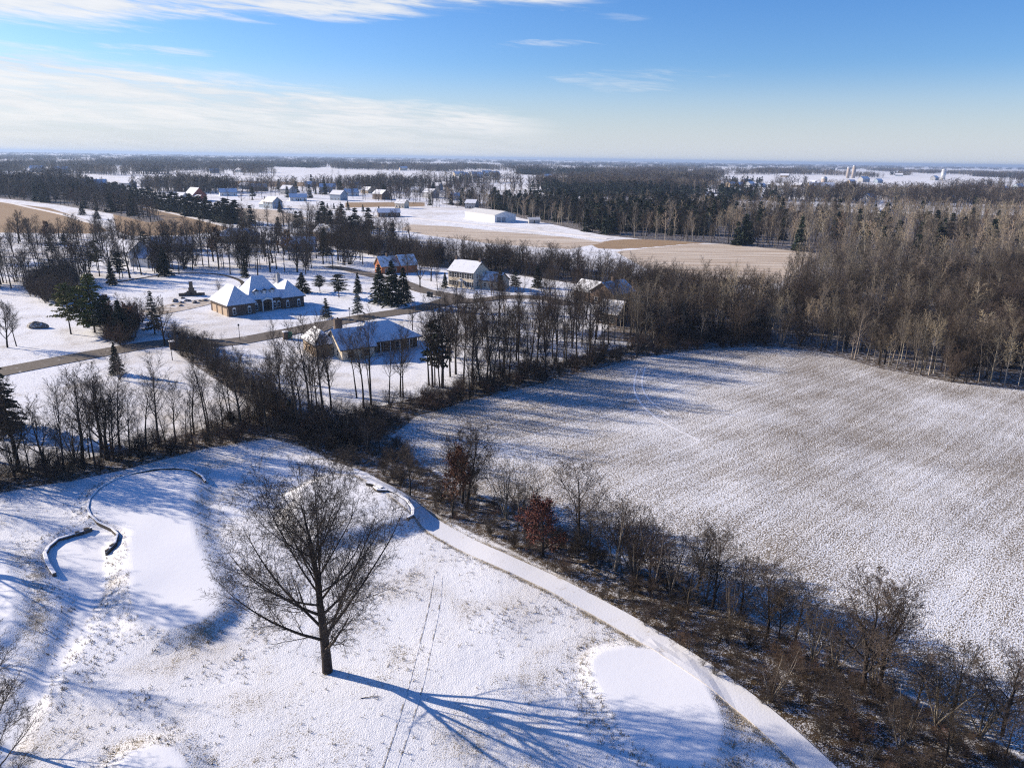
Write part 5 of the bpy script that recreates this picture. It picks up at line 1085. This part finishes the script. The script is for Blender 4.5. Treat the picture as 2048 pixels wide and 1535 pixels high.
lamp_post(480, 681, 3.4, 'thin lamp post on the road edge before the chateau house'); lamp_post(700, 645, 3.4, 'thin lamp post beside the lawn spruce near the road')
def stick(u, v, L_m, label, a):
    g = gnd(u, v); m = MB(); m.tube((0, 0, .03), (L_m * .6, .1, .06), .03, .02, 5); m.tube((L_m * .6, .1, .06), (L_m, -.05, .05), .02, .008, 5); m.tube((L_m * .45, .07, .05), (L_m * .7, .35, .12), .015, .006, 4); m.tube((L_m * .3, .05, .05), (L_m * .4, -.25, .1), .012, .005, 4)
    o = m.build('fallen_branch', M['bark']); o.location = g; o.rotation_euler = (0, 0, a); tag(o, label, 'branch')
stick(722, 1396, 1.6, 'fallen branch lying near the lone tree shadow', .1); stick(885, 1095, 1.5, 'fallen branch on the snow near the tee wall', -.2); stick(1050, 1100, 1.0, 'little fallen branch at the cart path edge', .4)
# grass blades standing through the snow of the rough
def tufts():
    rg_ = np.random.RandomState(5); ks = []
    for q in range(3):
        V = []; F = []
        for b in range(7):
            a = rg_.uniform(0, 6.28); l = rg_.uniform(.05, .15); o_ = rg_.normal(0, .05, 2); w = .012; d = np.array((math.cos(a), math.sin(a))); s_ = np.array((-d[1], d[0])) * w; t = o_ + d * l * rg_.uniform(.2, .9)
            i = len(V); V += [(*(o_ - s_), -.02), (*(o_ + s_), -.02), (*(t + s_ * .3), l), (*(t - s_ * .3), l)]; F.append((i, i + 1, i + 2, i + 3))
        ks.append(bpy.data.objects.new('grass_tuft', mesh_np('grass_tuft', V, F, [M['straw']])))
    n = 200000; r = 34 + 86 * rg_.rand(n) ** .8; a = rg_.uniform(-.66, .66, n); P = np.column_stack([r * np.sin(a), r * np.cos(a)]); P = P[P[:, 1] > 30]
    ok = np.ones(len(P), bool)
    for k in ('green', 'pathl', 'oval', 'bot', 'left', 'field', 'tee_top'): ok &= sdist(P, Z[k]) < .1
    ok &= line_dist(P, PATH_R) > 1.3
    w = vnoise(P, 3.0, 2.2) * .6 + vnoise(P, 11, 5.2) * .4; bank = np.zeros(len(P))
    for k in ('green', 'pathl', 'oval', 'bot', 'left', 'mound', 'tee'): d = sdist(P, Z[k] if k in Z else Wp[k]); bank = np.maximum(bank, np.clip(1 - np.abs(d + 1.2) / 1.6, 0, 1))
    bank = np.maximum(bank, np.clip(1 - np.abs(line_dist(P, PATH_R) - 1.7) / .7, 0, 1) * 1.3)
    ok &= rg_.rand(len(P)) < np.clip((w - .50) * 1.6, .03, 1) * .36 + bank * .17
    P = P[ok]; scatter('grass', ks, P, rg_.randint(0, 3, len(P)), rg_.uniform(.6, 1.5, len(P)), 'dry grass blades poking through the snow of the golf rough', 'grass')
tufts()

# ------------------------------------------------------------------ the air
def make_haze():
    m = bpy.data.materials.new('air'); m.use_nodes = True; T = NT(m.node_tree); out = T.n('ShaderNodeOutputMaterial'); v = T.n('ShaderNodeVolumePrincipled')
    v.inputs['Color'].default_value = (0.44, 0.60, 0.88, 1); v.inputs['Density'].default_value = 0.0001; v.inputs['Anisotropy'].default_value = 0.2
    T.l(v.outputs[0], out.inputs['Volume'])
    o = MB().box(-30000, 30000, -30000, 30000, -14, 62).build('haze', m); tag(o, 'thin blue air over the whole countryside', 'haze', kind='stuff')
make_haze()
